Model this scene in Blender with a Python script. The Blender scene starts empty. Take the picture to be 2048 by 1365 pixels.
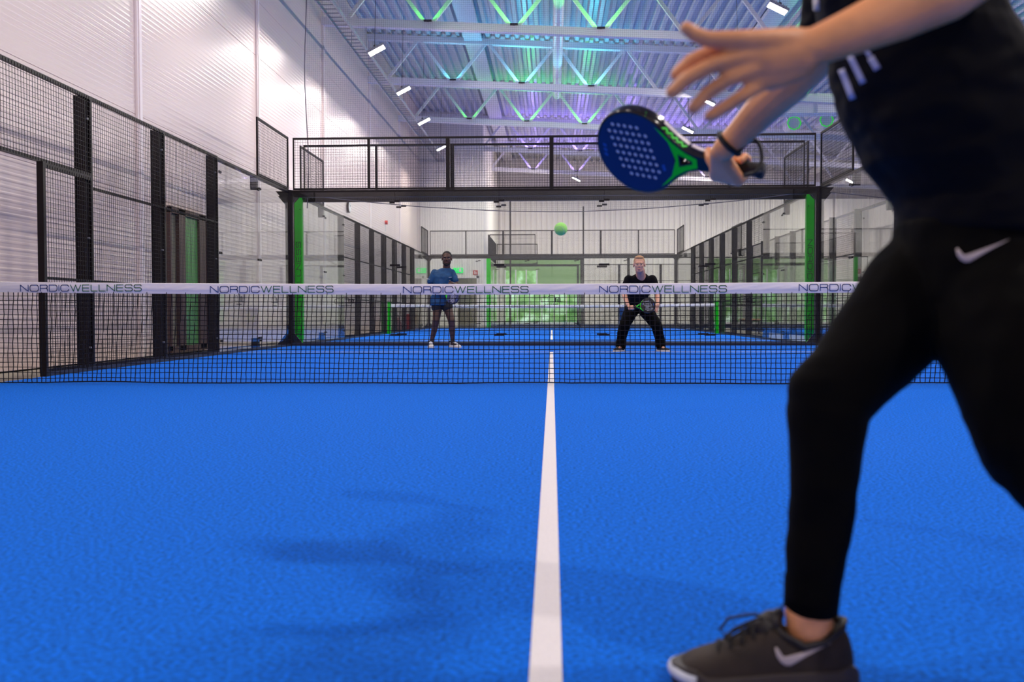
import bpy, bmesh, math, random
from mathutils import Vector, Matrix, noise
from mathutils.bvhtree import BVHTree
random.seed(7)
S = bpy.context.scene
COL = S.collection
# ------------------------------------------------------------------ camera, world, exposure
F_PX, DNET, CAM_H, YAW, PITCH, ROLL = 1926.0, 8.4149, 0.6157, 0.0417, 0.0286, -0.0019
CAM = Vector((0.0114, -DNET, CAM_H))
FWD = Vector((-math.sin(YAW) * math.cos(PITCH), math.cos(YAW) * math.cos(PITCH), -math.sin(PITCH)))
RGT = Vector((math.cos(YAW), math.sin(YAW), 0.0))
UPV = RGT.cross(FWD)
cd = bpy.data.cameras.new('camera'); cam = bpy.data.objects.new('camera', cd); COL.objects.link(cam)
mm = Matrix((RGT, UPV, -FWD)).transposed().to_4x4() @ Matrix.Rotation(ROLL, 4, 'Z')
mm.translation = CAM
cam.matrix_world = mm
cd.sensor_fit = 'HORIZONTAL'; cd.sensor_width = 36.0; cd.lens = F_PX * 36 / 2048
cd.clip_start = 0.05; cd.clip_end = 200
cd.dof.use_dof = True; cd.dof.focus_distance = 11.0; cd.dof.aperture_fstop = 3.4
S.camera = cam
def P(px, py, D):
    """point that lies at optical depth D behind pixel (px, py) of the 2048x1365 frame"""
    return CAM + FWD * D + RGT * ((px - 1024) / F_PX * D) - UPV * ((py - 682.5) / F_PX * D)
W = bpy.data.worlds.new('world'); S.world = W; W.use_nodes = True
W.node_tree.nodes['Background'].inputs[0].default_value = (0.75, 0.75, 0.85, 1)
W.node_tree.nodes['Background'].inputs[1].default_value = 0.05
S.view_settings.view_transform = 'Standard'; S.view_settings.look = 'None'
S.view_settings.exposure = 0.0; S.view_settings.gamma = 1.0; S.view_settings.use_curve_mapping = False
FLOOD_W = 130.0
cyc = S.cycles
cyc.max_bounces = 8; cyc.diffuse_bounces = 4; cyc.glossy_bounces = 3; cyc.transmission_bounces = 4
cyc.transparent_max_bounces = 40; cyc.caustics_reflective = False; cyc.caustics_refractive = False
cyc.use_denoising = True; cyc.sample_clamp_indirect = 6.0
# ------------------------------------------------------------------ materials
def srgb(r, g, b):
    f = lambda c: (c / 255 / 12.92) if c / 255 <= 0.04045 else ((c / 255 + 0.055) / 1.055) ** 2.4
    return (f(r), f(g), f(b), 1)
def mat(name, col, rough=0.5, metal=0.0, var=0.0, scale=8.0, bump=0.0, spec=0.5, emit=None, est=0.0, bscale=None, sheen=0.0):
    m = bpy.data.materials.new(name); m.use_nodes = True
    nt = m.node_tree; b = nt.nodes['Principled BSDF']
    b.inputs['Base Color'].default_value = col; b.inputs['Roughness'].default_value = rough
    b.inputs['Metallic'].default_value = metal; b.inputs['Specular IOR Level'].default_value = spec
    if sheen: b.inputs['Sheen Weight'].default_value = sheen; b.inputs['Sheen Roughness'].default_value = 0.4; b.inputs['Sheen Tint'].default_value = col
    if emit: b.inputs['Emission Color'].default_value = emit; b.inputs['Emission Strength'].default_value = est
    if var or bump:
        tc = nt.nodes.new('ShaderNodeTexCoord'); n = nt.nodes.new('ShaderNodeTexNoise')
        n.inputs['Scale'].default_value = scale; n.inputs['Detail'].default_value = 5
        nt.links.new(tc.outputs['Object'], n.inputs['Vector'])
        if var:
            mr = nt.nodes.new('ShaderNodeMapRange'); mr.inputs[1].default_value = 0.3; mr.inputs[2].default_value = 0.7
            mr.inputs[3].default_value = 1 - var; mr.inputs[4].default_value = 1 + var
            mx = nt.nodes.new('ShaderNodeVectorMath'); mx.operation = 'SCALE'
            mx.inputs[0].default_value = col[:3]
            nt.links.new(n.outputs['Fac'], mr.inputs[0]); nt.links.new(mr.outputs[0], mx.inputs['Scale'])
            nt.links.new(mx.outputs[0], b.inputs['Base Color'])
        if bump:
            bp = nt.nodes.new('ShaderNodeBump'); bp.inputs['Strength'].default_value = bump; bp.inputs['Distance'].default_value = 0.01
            if bscale:
                n2 = nt.nodes.new('ShaderNodeTexNoise'); n2.inputs['Scale'].default_value = bscale
                nt.links.new(tc.outputs['Object'], n2.inputs['Vector']); nt.links.new(n2.outputs['Fac'], bp.inputs['Height'])
            else:
                nt.links.new(n.outputs['Fac'], bp.inputs['Height'])
            nt.links.new(bp.outputs[0], b.inputs['Normal'])
    return m
def glass_mat(name, tint, refl=1.0):
    m = bpy.data.materials.new(name); m.use_nodes = True; nt = m.node_tree
    nt.nodes.remove(nt.nodes['Principled BSDF']); out = nt.nodes['Material Output']
    tr = nt.nodes.new('ShaderNodeBsdfTransparent'); tr.inputs[0].default_value = tint
    gl = nt.nodes.new('ShaderNodeBsdfGlossy'); gl.inputs['Roughness'].default_value = 0.01
    ge = nt.nodes.new('ShaderNodeNewGeometry'); dt = nt.nodes.new('ShaderNodeVectorMath'); dt.operation = 'DOT_PRODUCT'
    nt.links.new(ge.outputs['Normal'], dt.inputs[0]); nt.links.new(ge.outputs['Incoming'], dt.inputs[1])
    ab = nt.nodes.new('ShaderNodeMath'); ab.operation = 'ABSOLUTE'; nt.links.new(dt.outputs['Value'], ab.inputs[0])
    iv = nt.nodes.new('ShaderNodeMath'); iv.operation = 'SUBTRACT'; iv.inputs[0].default_value = 1.0; nt.links.new(ab.outputs[0], iv.inputs[1])
    pw = nt.nodes.new('ShaderNodeMath'); pw.operation = 'POWER'; pw.inputs[1].default_value = 5.0; nt.links.new(iv.outputs[0], pw.inputs[0])
    fr = nt.nodes.new('ShaderNodeMath'); fr.operation = 'MULTIPLY_ADD'; fr.inputs[1].default_value = 0.96; fr.inputs[2].default_value = 0.04; nt.links.new(pw.outputs[0], fr.inputs[0])
    mu = nt.nodes.new('ShaderNodeMath'); mu.operation = 'MULTIPLY'; mu.inputs[1].default_value = refl; mu.use_clamp = True
    mx = nt.nodes.new('ShaderNodeMixShader')
    nt.links.new(fr.outputs[0], mu.inputs[0]); nt.links.new(mu.outputs[0], mx.inputs[0])
    nt.links.new(tr.outputs[0], mx.inputs[1]); nt.links.new(gl.outputs[0], mx.inputs[2]); nt.links.new(mx.outputs[0], out.inputs[0])
    return m
M = {}
M['turf'] = mat('blue_turf', (0.0005, 0.140, 0.74, 1), 0.85, var=0.50, scale=85, bump=0.6, spec=0.06, bscale=420, sheen=0.16)
_b = M['turf'].node_tree.nodes['Principled BSDF']; _b.inputs['Sheen Tint'].default_value = (0.22, 0.55, 1, 1); _b.inputs['Sheen Roughness'].default_value = 0.3
M['line'] = mat('white_turf_line', (0.78, 0.74, 0.76, 1), 0.9, var=0.05, scale=200, bump=0.4, bscale=500)
M['concrete'] = mat('concrete', (0.30, 0.27, 0.22, 1), 0.7, var=0.12, scale=3)
M['panel'] = mat('white_sandwich_panel', (0.69, 0.562, 0.532, 1), 0.28, spec=0.55)
M['wallw'] = mat('white_wall_sheet', (0.80, 0.74, 0.72, 1), 0.5)
M['column'] = mat('white_column_trim', (0.84, 0.74, 0.74, 1), 0.35)
M['deck'] = mat('roof_deck', (0.60, 0.60, 0.64, 1), 0.35, metal=0.0, spec=0.6)
M['steelw'] = mat('white_painted_steel', (0.80, 0.77, 0.82, 1), 0.4)
M['duct'] = mat('duct_white', (0.74, 0.73, 0.78, 1), 0.35)
M['galv'] = mat('galvanised', (0.40, 0.40, 0.44, 1), 0.4, metal=0.3, var=0.15, scale=20)
M['black'] = mat('black_steel', (0.010, 0.006, 0.007, 1), 0.42, spec=0.22)
M['wire'] = mat('black_wire', (0.008, 0.006, 0.009, 1), 0.45, spec=0.3)
M['post'] = mat('dark_steel_post', (0.013, 0.009, 0.012, 1), 0.42, spec=0.25)
M['kerb'] = mat('navy_base_rail', (0.010, 0.016, 0.045, 1), 0.5)
M['green'] = mat('signal_green', (0.001, 0.47, 0.004, 1), 0.45, spec=0.2)
M['dgreen'] = mat('dark_green_lettering', (0.001, 0.09, 0.003, 1), 0.5)
M['net'] = mat('black_net_cord', (0.010, 0.008, 0.012, 1), 0.8, spec=0.2)
M['cnet'] = mat('dark_hall_net_cord', (0.13, 0.12, 0.16, 1), 0.8, spec=0.2)
M['band'] = mat('white_net_band', (0.82, 0.75, 0.78, 1), 0.55)
M['navy'] = mat('navy_print', (0.012, 0.045, 0.21, 1), 0.5)
M['tgreen'] = mat('green_print', (0.012, 0.13, 0.045, 1), 0.5)
M['glass'] = glass_mat('court_glass', (0.965, 0.988, 0.974, 1), 1.0)
M['gglass'] = mat('green_door_film', (0.10, 0.30, 0.09, 1), 0.25)
M['brown'] = mat('dark_brown_frame', (0.075, 0.034, 0.032, 1), 0.4)
M['khaki'] = mat('khaki_panel', (0.20, 0.18, 0.13, 1), 0.5)
M['doorg'] = mat('grey_brown_door', (0.19, 0.165, 0.12, 1), 0.5)
M['lamp'] = mat('lamp_face', (1, 1, 1, 1), 0.5, emit=(1.0, 0.93, 0.86, 1), est=22.0)
M['ball'] = mat('ball_felt', (0.42, 0.95, 0.22, 1), 0.95, var=0.08, scale=300, bump=0.3, sheen=0.6)
M['seam'] = mat('ball_seam', (0.65, 0.85, 0.55, 1), 0.8)
M['clock'] = mat('clock_face', (0.75, 0.75, 0.75, 1), 0.4)
M['red'] = mat('sign_red', (0.55, 0.03, 0.03, 1), 0.5)
M['signw'] = mat('sign_white', (0.8, 0.8, 0.8, 1), 0.5)
M['exitg'] = mat('exit_green', (0.0, 0.45, 0.08, 1), 0.4, emit=(0.0, 0.8, 0.15, 1), est=1.0)
# ------------------------------------------------------------------ mesh helpers
class MB:
    def __init__(s): s.v = []; s.f = []; s.mi = []; s.cur = 0
    def add(s, vs, fs):
        n = len(s.v); s.v += [tuple(v) for v in vs]
        for f in fs: s.f.append(tuple(i + n for i in f)); s.mi.append(s.cur)
    def box(s, a, b):
        x0, y0, z0 = a; x1, y1, z1 = b
        s.add([(x0,y0,z0),(x1,y0,z0),(x1,y1,z0),(x0,y1,z0),(x0,y0,z1),(x1,y0,z1),(x1,y1,z1),(x0,y1,z1)],
              [(0,3,2,1),(4,5,6,7),(0,1,5,4),(1,2,6,5),(2,3,7,6),(3,0,4,7)])
    def bar(s, p, q, w, h=None, up=(0, 0, 1)):
        p, q = Vector(p), Vector(q); h = h or w; d = (q - p).normalized(); u = Vector(up)
        if abs(d.dot(u)) > 0.98: u = Vector((0, 1, 0)) if abs(d.y) < 0.9 else Vector((1, 0, 0))
        a = d.cross(u).normalized(); b = a.cross(d)
        c = [(-1,-1),(1,-1),(1,1),(-1,1)]
        s.add([p + a*i*w/2 + b*j*h/2 for i, j in c] + [q + a*i*w/2 + b*j*h/2 for i, j in c],
              [(0,1,2,3),(7,6,5,4),(0,4,5,1),(1,5,6,2),(2,6,7,3),(3,7,4,0)])
    def tube(s, pts, r, seg=8, closed=False):
        pts = [Vector(p) for p in pts]; n = len(pts); rr = r if isinstance(r, (list, tuple)) else [r] * n
        vs = []; prev = None
        for i, p in enumerate(pts):
            if closed: t = pts[(i + 1) % n] - pts[i - 1]
            else: t = pts[min(i + 1, n - 1)] - pts[max(i - 1, 0)]
            if t.length < 1e-9: t = Vector((0, 0, 1))
            t.normalize()
            if prev is None:
                a = t.orthogonal().normalized()
            else:
                a = (prev - t * prev.dot(t))
                a = a.normalized() if a.length > 1e-6 else t.orthogonal().normalized()
            prev = a; b = t.cross(a)
            for k in range(seg):
                an = 2 * math.pi * k / seg; vs.append(p + (a * math.cos(an) + b * math.sin(an)) * rr[i])
        fs = []
        for i in range(n if closed else n - 1):
            j = (i + 1) % n
            for k in range(seg):
                l = (k + 1) % seg; fs.append((i*seg+k, i*seg+l, j*seg+l, j*seg+k))
        if not closed: fs += [tuple(range(seg - 1, -1, -1)), tuple((n-1)*seg + k for k in range(seg))]
        s.add(vs, fs)
    def loft(s, rings):
        n = len(rings[0]); vs = [v for r in rings for v in r]; fs = []
        for i in range(len(rings) - 1):
            for k in range(n):
                l = (k + 1) % n; fs.append((i*n+k, i*n+l, (i+1)*n+l, (i+1)*n+k))
        fs += [tuple(range(n - 1, -1, -1)), tuple((len(rings)-1)*n + k for k in range(n))]
        s.add(vs, fs)
    def ell(s, c, rx, ry, rz, rot=None, seg=16, rings=10):
        c = Vector(c); vs = []; R = rot or Matrix.Identity(3)
        for i in range(rings + 1):
            th = math.pi * i / rings
            for k in range(seg):
                ph = 2 * math.pi * k / seg
                st = max(math.sin(th), 1e-3)
                vs.append(c + R @ Vector((rx*st*math.cos(ph), ry*st*math.sin(ph), rz*math.cos(th))))
        fs = []
        for i in range(rings):
            for k in range(seg):
                l = (k + 1) % seg; fs.append((i*seg+k, (i+1)*seg+k, (i+1)*seg+l, i*seg+l))
        fs += [tuple(range(seg)), tuple(rings*seg + k for k in range(seg - 1, -1, -1))]
        s.add(vs, fs)
    def chain(s, pts, rs, seg=14):
        """closed tapered limb with round joints (for voxel union)"""
        pts = [Vector(p) for p in pts]
        for p, r in zip(pts, rs): s.ell(p, r, r, r, seg=seg, rings=8)
        for i in range(len(pts) - 1):
            a, b = pts[i], pts[i+1]; d = b - a
            if d.length < 1e-6: continue
            d.normalize(); u = d.orthogonal().normalized(); w = d.cross(u)
            R = lambda c, r: [c + (u*math.cos(2*math.pi*k/seg) + w*math.sin(2*math.pi*k/seg)) * r for k in range(seg)]
            s.loft([R(a, rs[i]), R(b, rs[i+1])])
    def mesh(s, name):
        me = bpy.data.meshes.new(name); me.from_pydata(s.v, [], s.f); me.update(); return me
    def build(s, name, m, parent=None, smooth=False, loc=None):
        me = s.mesh(name)
        ms = m if isinstance(m, (list, tuple)) else [m]
        for x in ms: me.materials.append(x)
        if len(ms) > 1: me.polygons.foreach_set('material_index', s.mi)
        if smooth: me.polygons.foreach_set('use_smooth', [True] * len(me.polygons))
        o = bpy.data.objects.new(name, me); COL.objects.link(o)
        if parent: o.parent = parent
        if loc: o.location = loc
        return o
def tag(o, label=None, cat=None, group=None, kind=None):
    if label: o['label'] = label
    if cat: o['category'] = cat
    if group: o['group'] = group
    if kind: o['kind'] = kind
    return o
def empty(name, loc=(0, 0, 0), label=None, cat=None, group=None, kind=None, rz=0.0):
    o = bpy.data.objects.new(name, None); COL.objects.link(o); o.location = loc; o.rotation_euler = (0, 0, rz)
    o.empty_display_size = 0.1
    return tag(o, label, cat, group, kind)
def copy_tree(o, parent=None):
    c = o.copy(); COL.objects.link(c)
    if parent: c.parent = parent
    for ch in list(o.children): copy_tree(ch, c)
    return c
def fuse(mb, name, m, parent, voxel=0.012, smooth=4, decim=None, wrinkle=0.0, wscale=6.0, wdir=None):
    """union of overlapping closed pieces into one continuous smooth surface"""
    me = mb.mesh(name + '_src'); o = bpy.data.objects.new(name, me); COL.objects.link(o)
    r = o.modifiers.new('r', 'REMESH'); r.mode = 'VOXEL'; r.voxel_size = voxel; r.adaptivity = 0
    sm = o.modifiers.new('s', 'SMOOTH'); sm.factor = 0.5; sm.iterations = smooth
    dg = bpy.context.evaluated_depsgraph_get(); dg.update()
    nm = bpy.data.meshes.new_from_object(o.evaluated_get(dg)); nm.name = name
    o.modifiers.clear(); o.data = nm; bpy.data.meshes.remove(me)
    nm.materials.clear(); nm.materials.append(m)
    if wrinkle:
        for v in nm.vertices:
            q = v.co * wscale
            if wdir: q = Vector((q.x * wdir[0], q.y * wdir[1], q.z * wdir[2]))
            v.co += v.normal * (noise.noise(q) * wrinkle + noise.noise(q * 2.3) * wrinkle * 0.4)
    nm.polygons.foreach_set('use_smooth', [True] * len(nm.polygons)); nm.update()
    if parent: o.parent = parent
    return o
# ------------------------------------------------------------------ lettering
def arc(cx, cy, rx, ry, a0, a1, n=6):
    return [(cx + rx*math.cos(math.radians(a0 + (a1-a0)*i/n)), cy + ry*math.sin(math.radians(a0 + (a1-a0)*i/n))) for i in range(n+1)]
def rrect(w, r=0.3):
    return arc(w-r,1-r,r,r,90,0)+arc(w-r,r,r,r,0,-90)+arc(r,r,r,r,270,180)+arc(r,1-r,r,r,180,90)
GL = {
 'N': (1.5, [[(0,0),(0,1)],[(0,1),(1.5,0)],[(1.5,0),(1.5,1)]]),
 'O': (1.65, [rrect(1.65, .36) + [(1.65-.36, 1)]]),
 'R': (1.4, [[(0,0),(0,1),(1.1,1)]+arc(1.12,.75,.28,.25,90,-90)+[(0,.5)], arc(1.1,.22,.3,.27,80,0)+[(1.4,0)]]),
 'D': (1.55, [[(0,0),(0,1),(1.1,1)]+arc(1.15,.6,.4,.4,90,0)+arc(1.15,.4,.4,.4,0,-90)+[(0,0)]]),
 'I': (0.0, [[(0,0),(0,1)]]),
 'C': (1.55, [arc(1.2,.65,.35,.35,10,90)+arc(.36,.64,.36,.36,90,180)+arc(.36,.36,.36,.36,180,270)+arc(1.2,.35,.35,.35,270,350)]),
 'W': (2.0, [[(0,1),(.55,0)],[(.55,0),(1.0,1)],[(1.0,1),(1.45,0)],[(1.45,0),(2.0,1)]]),
 'E': (1.3, [[(0,0),(0,1)],[(0,1),(1.3,1)],[(0,.52),(1.2,.52)],[(0,0),(1.3,0)]]),
 'L': (1.2, [[(0,1),(0,0)],[(0,0),(1.2,0)]]),
 'S': (1.4, [arc(1.15,.78,.22,.22,10,90)+arc(.25,.76,.25,.24,90,270)+arc(1.15,.26,.25,.26,90,-90)+arc(.25,.22,.25,.22,270,190)]),
}
def ribbon(mb, pts, w, org, ux, uy, un, t=0.0012):
    for a, b in zip(pts[:-1], pts[1:]):
        A = org + ux*a[0] + uy*a[1]; B = org + ux*b[0] + uy*b[1]
        if (B - A).length < 1e-7: continue
        d = (B - A).normalized(); A = A - d*w*0.3; B = B + d*w*0.3
        mb.bar(A + un*t/2, B + un*t/2, t, w, up=d.cross(un)) if False else mb_bar2(mb, A, B, d, un, w, t)
def mb_bar2(mb, A, B, d, un, w, t):
    s_ = d.cross(un).normalized() * (w/2); n_ = un * t
    mb.add([A-s_, A+s_, B+s_, B-s_, A-s_+n_, A+s_+n_, B+s_+n_, B-s_+n_],
           [(0,1,2,3),(7,6,5,4),(0,4,5,1),(1,5,6,2),(2,6,7,3),(3,7,4,0)])
def word(mb, text, org, ux, uy, un, h, w, gap=0.42, sx=1.0, switch=None):
    """strokes of each letter as raised lettering; ux, uy unit directions, h cap height"""
    x = 0.0
    for i, ch in enumerate(text):
        if switch is not None: mb.cur = 0 if i < switch else 1
        gw, polys = GL[ch]
        for pl in polys:
            ribbon(mb, [((x + px*sx)*h, py*h) for px, py in pl], w, Vector(org), ux, uy, un)
        x += gw*sx + gap*sx
    return x*h
def word_len(text, gap=0.42): return sum(GL[c][0] + gap for c in text) - gap
# ------------------------------------------------------------------ hall shell
X0, X1, Y0, Y1, YP = -5.9, 24.0, -14.0, 46.6, 34.7
ROOF = lambda x: 9.32 - 0.055 * x
def structure(o, label): return tag(o, label, None, None, 'structure')
m = MB(); m.box((X0-.3, Y0-.3, -0.3), (X1+.3, Y1+.3, -0.02)); structure(m.build('floor', M['concrete']), 'grey brown concrete hall floor around the courts')
def turf(x0, x1, y0, y1, label, lines):
    t = empty('turf_floor', (0, 0, 0), label, None, None, 'structure')
    m = MB(); m.box((x0, y0, -0.02), (x1, y1, 0.0)); m.build('turf_surface', M['turf'], t)
    for (a, b) in lines:
        m = MB(); m.box((a[0], a[1], 0.0), (b[0], b[1], 0.003)); m.build('court_line', M['line'], t)
    return t
LW = 0.056
def court_lines(yc):
    return [((-LW/2, yc-6.95, 0), (LW/2, yc+6.95, 0)), ((-5, yc+6.95-.025, 0), (5, yc+6.95+.025, 0)), ((-5, yc-6.95-.025, 0), (5, yc-6.95+.025, 0))]
turf(-5.0, 5.0, -10, 10, 'blue artificial turf of the near court with white lines', court_lines(0))
YC2 = 20.8
turf(-5.0, 5.0, YC2-10, YC2+10, 'blue artificial turf of the second court behind the glass', court_lines(YC2))
turf(-2.7, 17.3, 32.8, 38.5, 'blue artificial turf of the narrow far court', [])
turf(7.1, 17.1, 10.0, 30.0, 'blue artificial turf of the neighbouring court on the right', [])
turf(7.1, 17.1, -10.4, 9.2, 'blue artificial turf right of the near court', [])
# left wall: ribbed sandwich panels (fine ribs, seam every 1.15 m)
def ribbed(name, label, p0, p1, zt, nrm, mtl, pitch=0.075, depth=0.0016, seam=1.15):
    """horizontal micro ribs between p0 and p1 (2d), height zt"""
    m = MB(); a = Vector((p0[0], p0[1], 0)); b = Vector((p1[0], p1[1], 0)); n = Vector((nrm[0], nrm[1], 0))
    prof = [(0.0, 0.0)]; z = 0.0
    while z < zt:
        k = z % seam
        if k < pitch * 0.5 and z > 0.3: prof += [(z, 0), (z + .003, -.008), (z + .010, -.008), (z + .013, 0)]
        prof += [(z + pitch*.45, 0), (z + pitch*.62, depth), (z + pitch*.83, depth), (z + pitch, 0)]
        z += pitch
    vs = []; fs = []
    for (zz, d) in prof: vs += [a + n*d + Vector((0, 0, zz)), b + n*d + Vector((0, 0, zz))]
    for i in range(len(prof)-1): fs.append((2*i, 2*i+1, 2*i+3, 2*i+2))
    k = len(vs); vs += [a - n*.2, b - n*.2, a - n*.2 + Vector((0,0,zt)), b - n*.2 + Vector((0,0,zt))]
    fs.append((k, k+2, k+3, k+1))
    m.add(vs, fs)
    return structure(m.build(name, mtl), label)
ribbed('wall_left', 'white ribbed panel wall along the left side of the hall', (X0, Y0), (X0, YP), 9.7, (1, 0), M['panel'])
def vribs(name, label, p0, p1, zt, nrm, mtl, pitch=0.3, depth=0.035):
    m = MB(); a = Vector((p0[0], p0[1], 0)); b = Vector((p1[0], p1[1], 0)); n = Vector((nrm[0], nrm[1], 0))
    L = (b-a).length; d = (b-a)/L; prof = [(0, 0)]; u = 0
    while u < L - 1e-6:
        prof += [(u+pitch*.5, 0), (u+pitch*.6, depth), (u+pitch*.9, depth), (u+pitch, 0)]; u += pitch
    vs = []; fs = []
    for (uu, dd) in prof:
        q = a + d*min(uu, L) + n*dd; vs += [q, q + Vector((0, 0, zt))]
    for i in range(len(prof)-1): fs.append((2*i, 2*i+2, 2*i+3, 2*i+1))
    m.add(vs, fs)
    return structure(m.build(name, mtl), label)
vribs('wall_far', 'white profiled wall at the far end of the hall', (X1, Y1), (-3.05, Y1), 11.0, (0, -1), M['wallw'])
m = MB(); m.box((X0, YP, 0), (-3.05, YP+.25, 9.7)); m.box((-3.3, YP+.25, 0), (-3.05, Y1, 9.7)); structure(m.build('wall_back', M['wallw']), 'smooth white wall block with the exit door at the far left')
m = MB(); m.box((X1, Y0, 0), (X1+.3, Y1, 9.0)); structure(m.build('wall_right', M['wallw']), 'white wall on the right side of the hall')
m = MB(); m.box((X0-.3, Y0-.3, 0), (X1+.3, Y0, 11.0)); structure(m.build('wall_front', M['wallw']), 'white wall behind the camera')
# column trims on the left wall
for i, y in enumerate((5.2, 10.8, 16.4, 22.7, 28.8)):
    m = MB(); m.box((X0, y-.08, 0), (X0+.035, y+.08, 9.6)); m.box((X0+.035, y-.035, 0), (X0+.05, y+.035, 9.6))
    structure(m.build('trim_%d' % (i+1), M['column']), 'narrow white vertical cover strip on the left wall, %s from the camera' % ('first','second','third','fourth','fifth')[i])
# door in the left wall
dr = empty('door_1', (X0, 6.85, 0), 'double door with dark brown frame and green tinted glass in the left wall', None, None, 'structure')
m = MB(); m.box((.0, -.75, 0), (.05, .75, 2.22)); m.build('door_panel', M['khaki'], dr)
m = MB()
for y0, y1 in ((-.80, -.74), (-.45, -.20), (.42, .70), (.74, .80)): m.box((.05, y0, 0.05), (.11, y1, 2.25))
m.box((.05, -.80, 2.17), (.11, .80, 2.27)); m.box((.05, -.80, 0.02), (.11, .80, .12)); m.build('door_frame', M['brown'], dr)
m = MB(); m.box((.055, -.20, .12), (.07, .42, 2.17)); m.build('glass', M['gglass'], dr)
# roof deck
m = MB(); vs = []; fs = []; x = X0 - .3; pitch = 0.316; prof = []
while x < X1 + .3:
    prof += [(x, 0), (x+.10, 0), (x+.15, .11), (x+.265, .11)]; x += pitch
prof.append((x, 0))
for (xx, dz) in prof:
    vs += [(xx, Y0-.3, ROOF(xx)+dz), (xx, Y1+.3, ROOF(xx)+dz)]
for i in range(len(prof)-1): fs.append((2*i, 2*i+1, 2*i+3, 2*i+2))
m.add(vs, fs); structure(m.build('ceiling', M['deck']), 'pale trapezoidal steel roof deck')
m = MB(); m.add([(X0-.3,Y0-.3,ROOF(X0)+.3),(X1+.3,Y0-.3,ROOF(X1)+.3),(X1+.3,Y1+.3,ROOF(X1)+.3),(X0-.3,Y1+.3,ROOF(X0)+.3)],[(0,1,2,3)]); structure(m.build('roof_cover', M['deck']), 'roof skin above the deck')
# flat boxes added under the deck, standing for shadow bands along the ribs
for i, xx in enumerate((-2.5, 6.2, 14.5)):
    m = MB(); m.box((xx-.28, Y0, ROOF(xx)-.14), (xx+.28, Y1, ROOF(xx)-.02)); structure(m.build('roof_shadow_band', M['steelw']), 'added flat white box for a shadow band under the roof deck, %s from the left' % ('first','second','third')[i])
# trusses
def truss(y, label):
    t = empty('roof_truss', (0, y, 0), label, None, None, 'structure')
    bz = lambda x: 7.82 - 0.055*x
    tz = lambda x: 9.18 - 0.055*x
    def hb(z, h, name):
        m = MB(); vs = []
        for xx in (X0, X1):
            for yy, zz in ((-.1,-h/2),(.1,-h/2),(.1,h/2),(-.1,h/2)): vs.append((xx, yy, z(xx)+zz))
        m.add(vs, [(0,1,2,3),(7,6,5,4),(0,4,5,1),(1,5,6,2),(2,6,7,3),(3,7,4,0)]); m.build(name, M['steelw'], t)
    hb(bz, .20, 'bottom_chord'); hb(tz, .18, 'top_chord')
    x = -0.95 - 2.2*2; k = 0
    while x < X1 - 1:
        for s_ in (-1, 1):
            xa, xb = x + s_*.10, x + s_*1.02
            if xb > X0 and xb < X1:
                m = MB(); m.bar((xa, 0, bz(xa)+.08), (xb, 0, tz(xb)-.08), .09); m.build('diagonal', M['steelw'], t)
        x += 2.2
    return t
ORD = ('first', 'second', 'third', 'fourth', 'fifth', 'sixth', 'seventh', 'eighth', 'ninth')
TY = [y - DNET for y in (0.4, 6.5, 12.6, 18.7, 24.8, 31.0, 37.1, 43.2, 49.3)]
for i, y in enumerate(TY): truss(y, 'white steel roof truss, %s from the camera end' % ORD[i])
# coloured uplights standing on the bottom chords
def uplight(x, y, colr, power, label, grp):
    z = 7.92 - 0.055*x
    t = empty('uplight', (x, y-.17, z-.03), label, 'lamp', grp)
    m = MB(); m.box((-.10, -.05, 0), (.10, .05, .03)); m.box((-.03, .04, .0), (.03, .08, .02)); m.build('housing', M['black'], t)
    m = MB(); m.box((-.085, -.035, .03), (.085, .035, .034)); m.build('lens', mat('lens_' + grp[:5], (1,1,1,1), emit=colr, est=6.0), t)
    l = bpy.data.lights.new('uplight_light', 'AREA'); l.shape = 'RECTANGLE'; l.size = .16; l.size_y = .06; l.color = colr[:3]; l.energy = power*2.1; l.spread = math.radians(175)
    lo = bpy.data.objects.new('uplight_light', l); COL.objects.link(lo); lo.parent = t; lo.location = (0, 0, .05); lo.rotation_euler = (math.pi + .22, 0, 0)
GRN, CYN, PRP = (0.05, 1, 0.06, 1), (0.08, 0.75, 1, 1), (0.35, 0.22, 1, 1)
for ti, colr, cn, pw in ((3, CYN, 'cyan', 16), (4, GRN, 'green', 15), (5, CYN, 'cyan', 13), (6, GRN, 'green', 10), (7, PRP, 'purple', 14), (8, PRP, 'purple', 12)):
    for k, xx in enumerate((-3.15, -.95, 1.25) if ti < 7 else (-.95, 1.25, 3.45, 5.65, 7.85)):
        uplight(xx, TY[ti], colr, pw*(.3 if xx < -3 else 1), '%s uplight on the %s roof truss, %s from the left' % (cn, ORD[ti], ORD[k]), '%s uplights on the roof trusses' % cn)
for k, xx in enumerate((7.85, 10.05)):
    uplight(xx, TY[5], GRN, 12, 'green uplight on the sixth truss right of the near court, %s of two' % ORD[k], 'green uplights on the roof trusses')
# round duct above the centre line
m = MB(); m.tube([(.19, -8, 8.62), (.19, 8, 8.62), (.19, 20, 8.62), (.19, 27.2, 8.62)], .145, 24)
for y in (0, 6, 12, 18, 24): m.tube([(.19, y-.02, 8.62), (.19, y+.02, 8.62)], .152, 24)
tag(m.build('ventilation_duct', M['duct'], smooth=True), 'long white round duct running under the roof above the centre line', 'duct')
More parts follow.
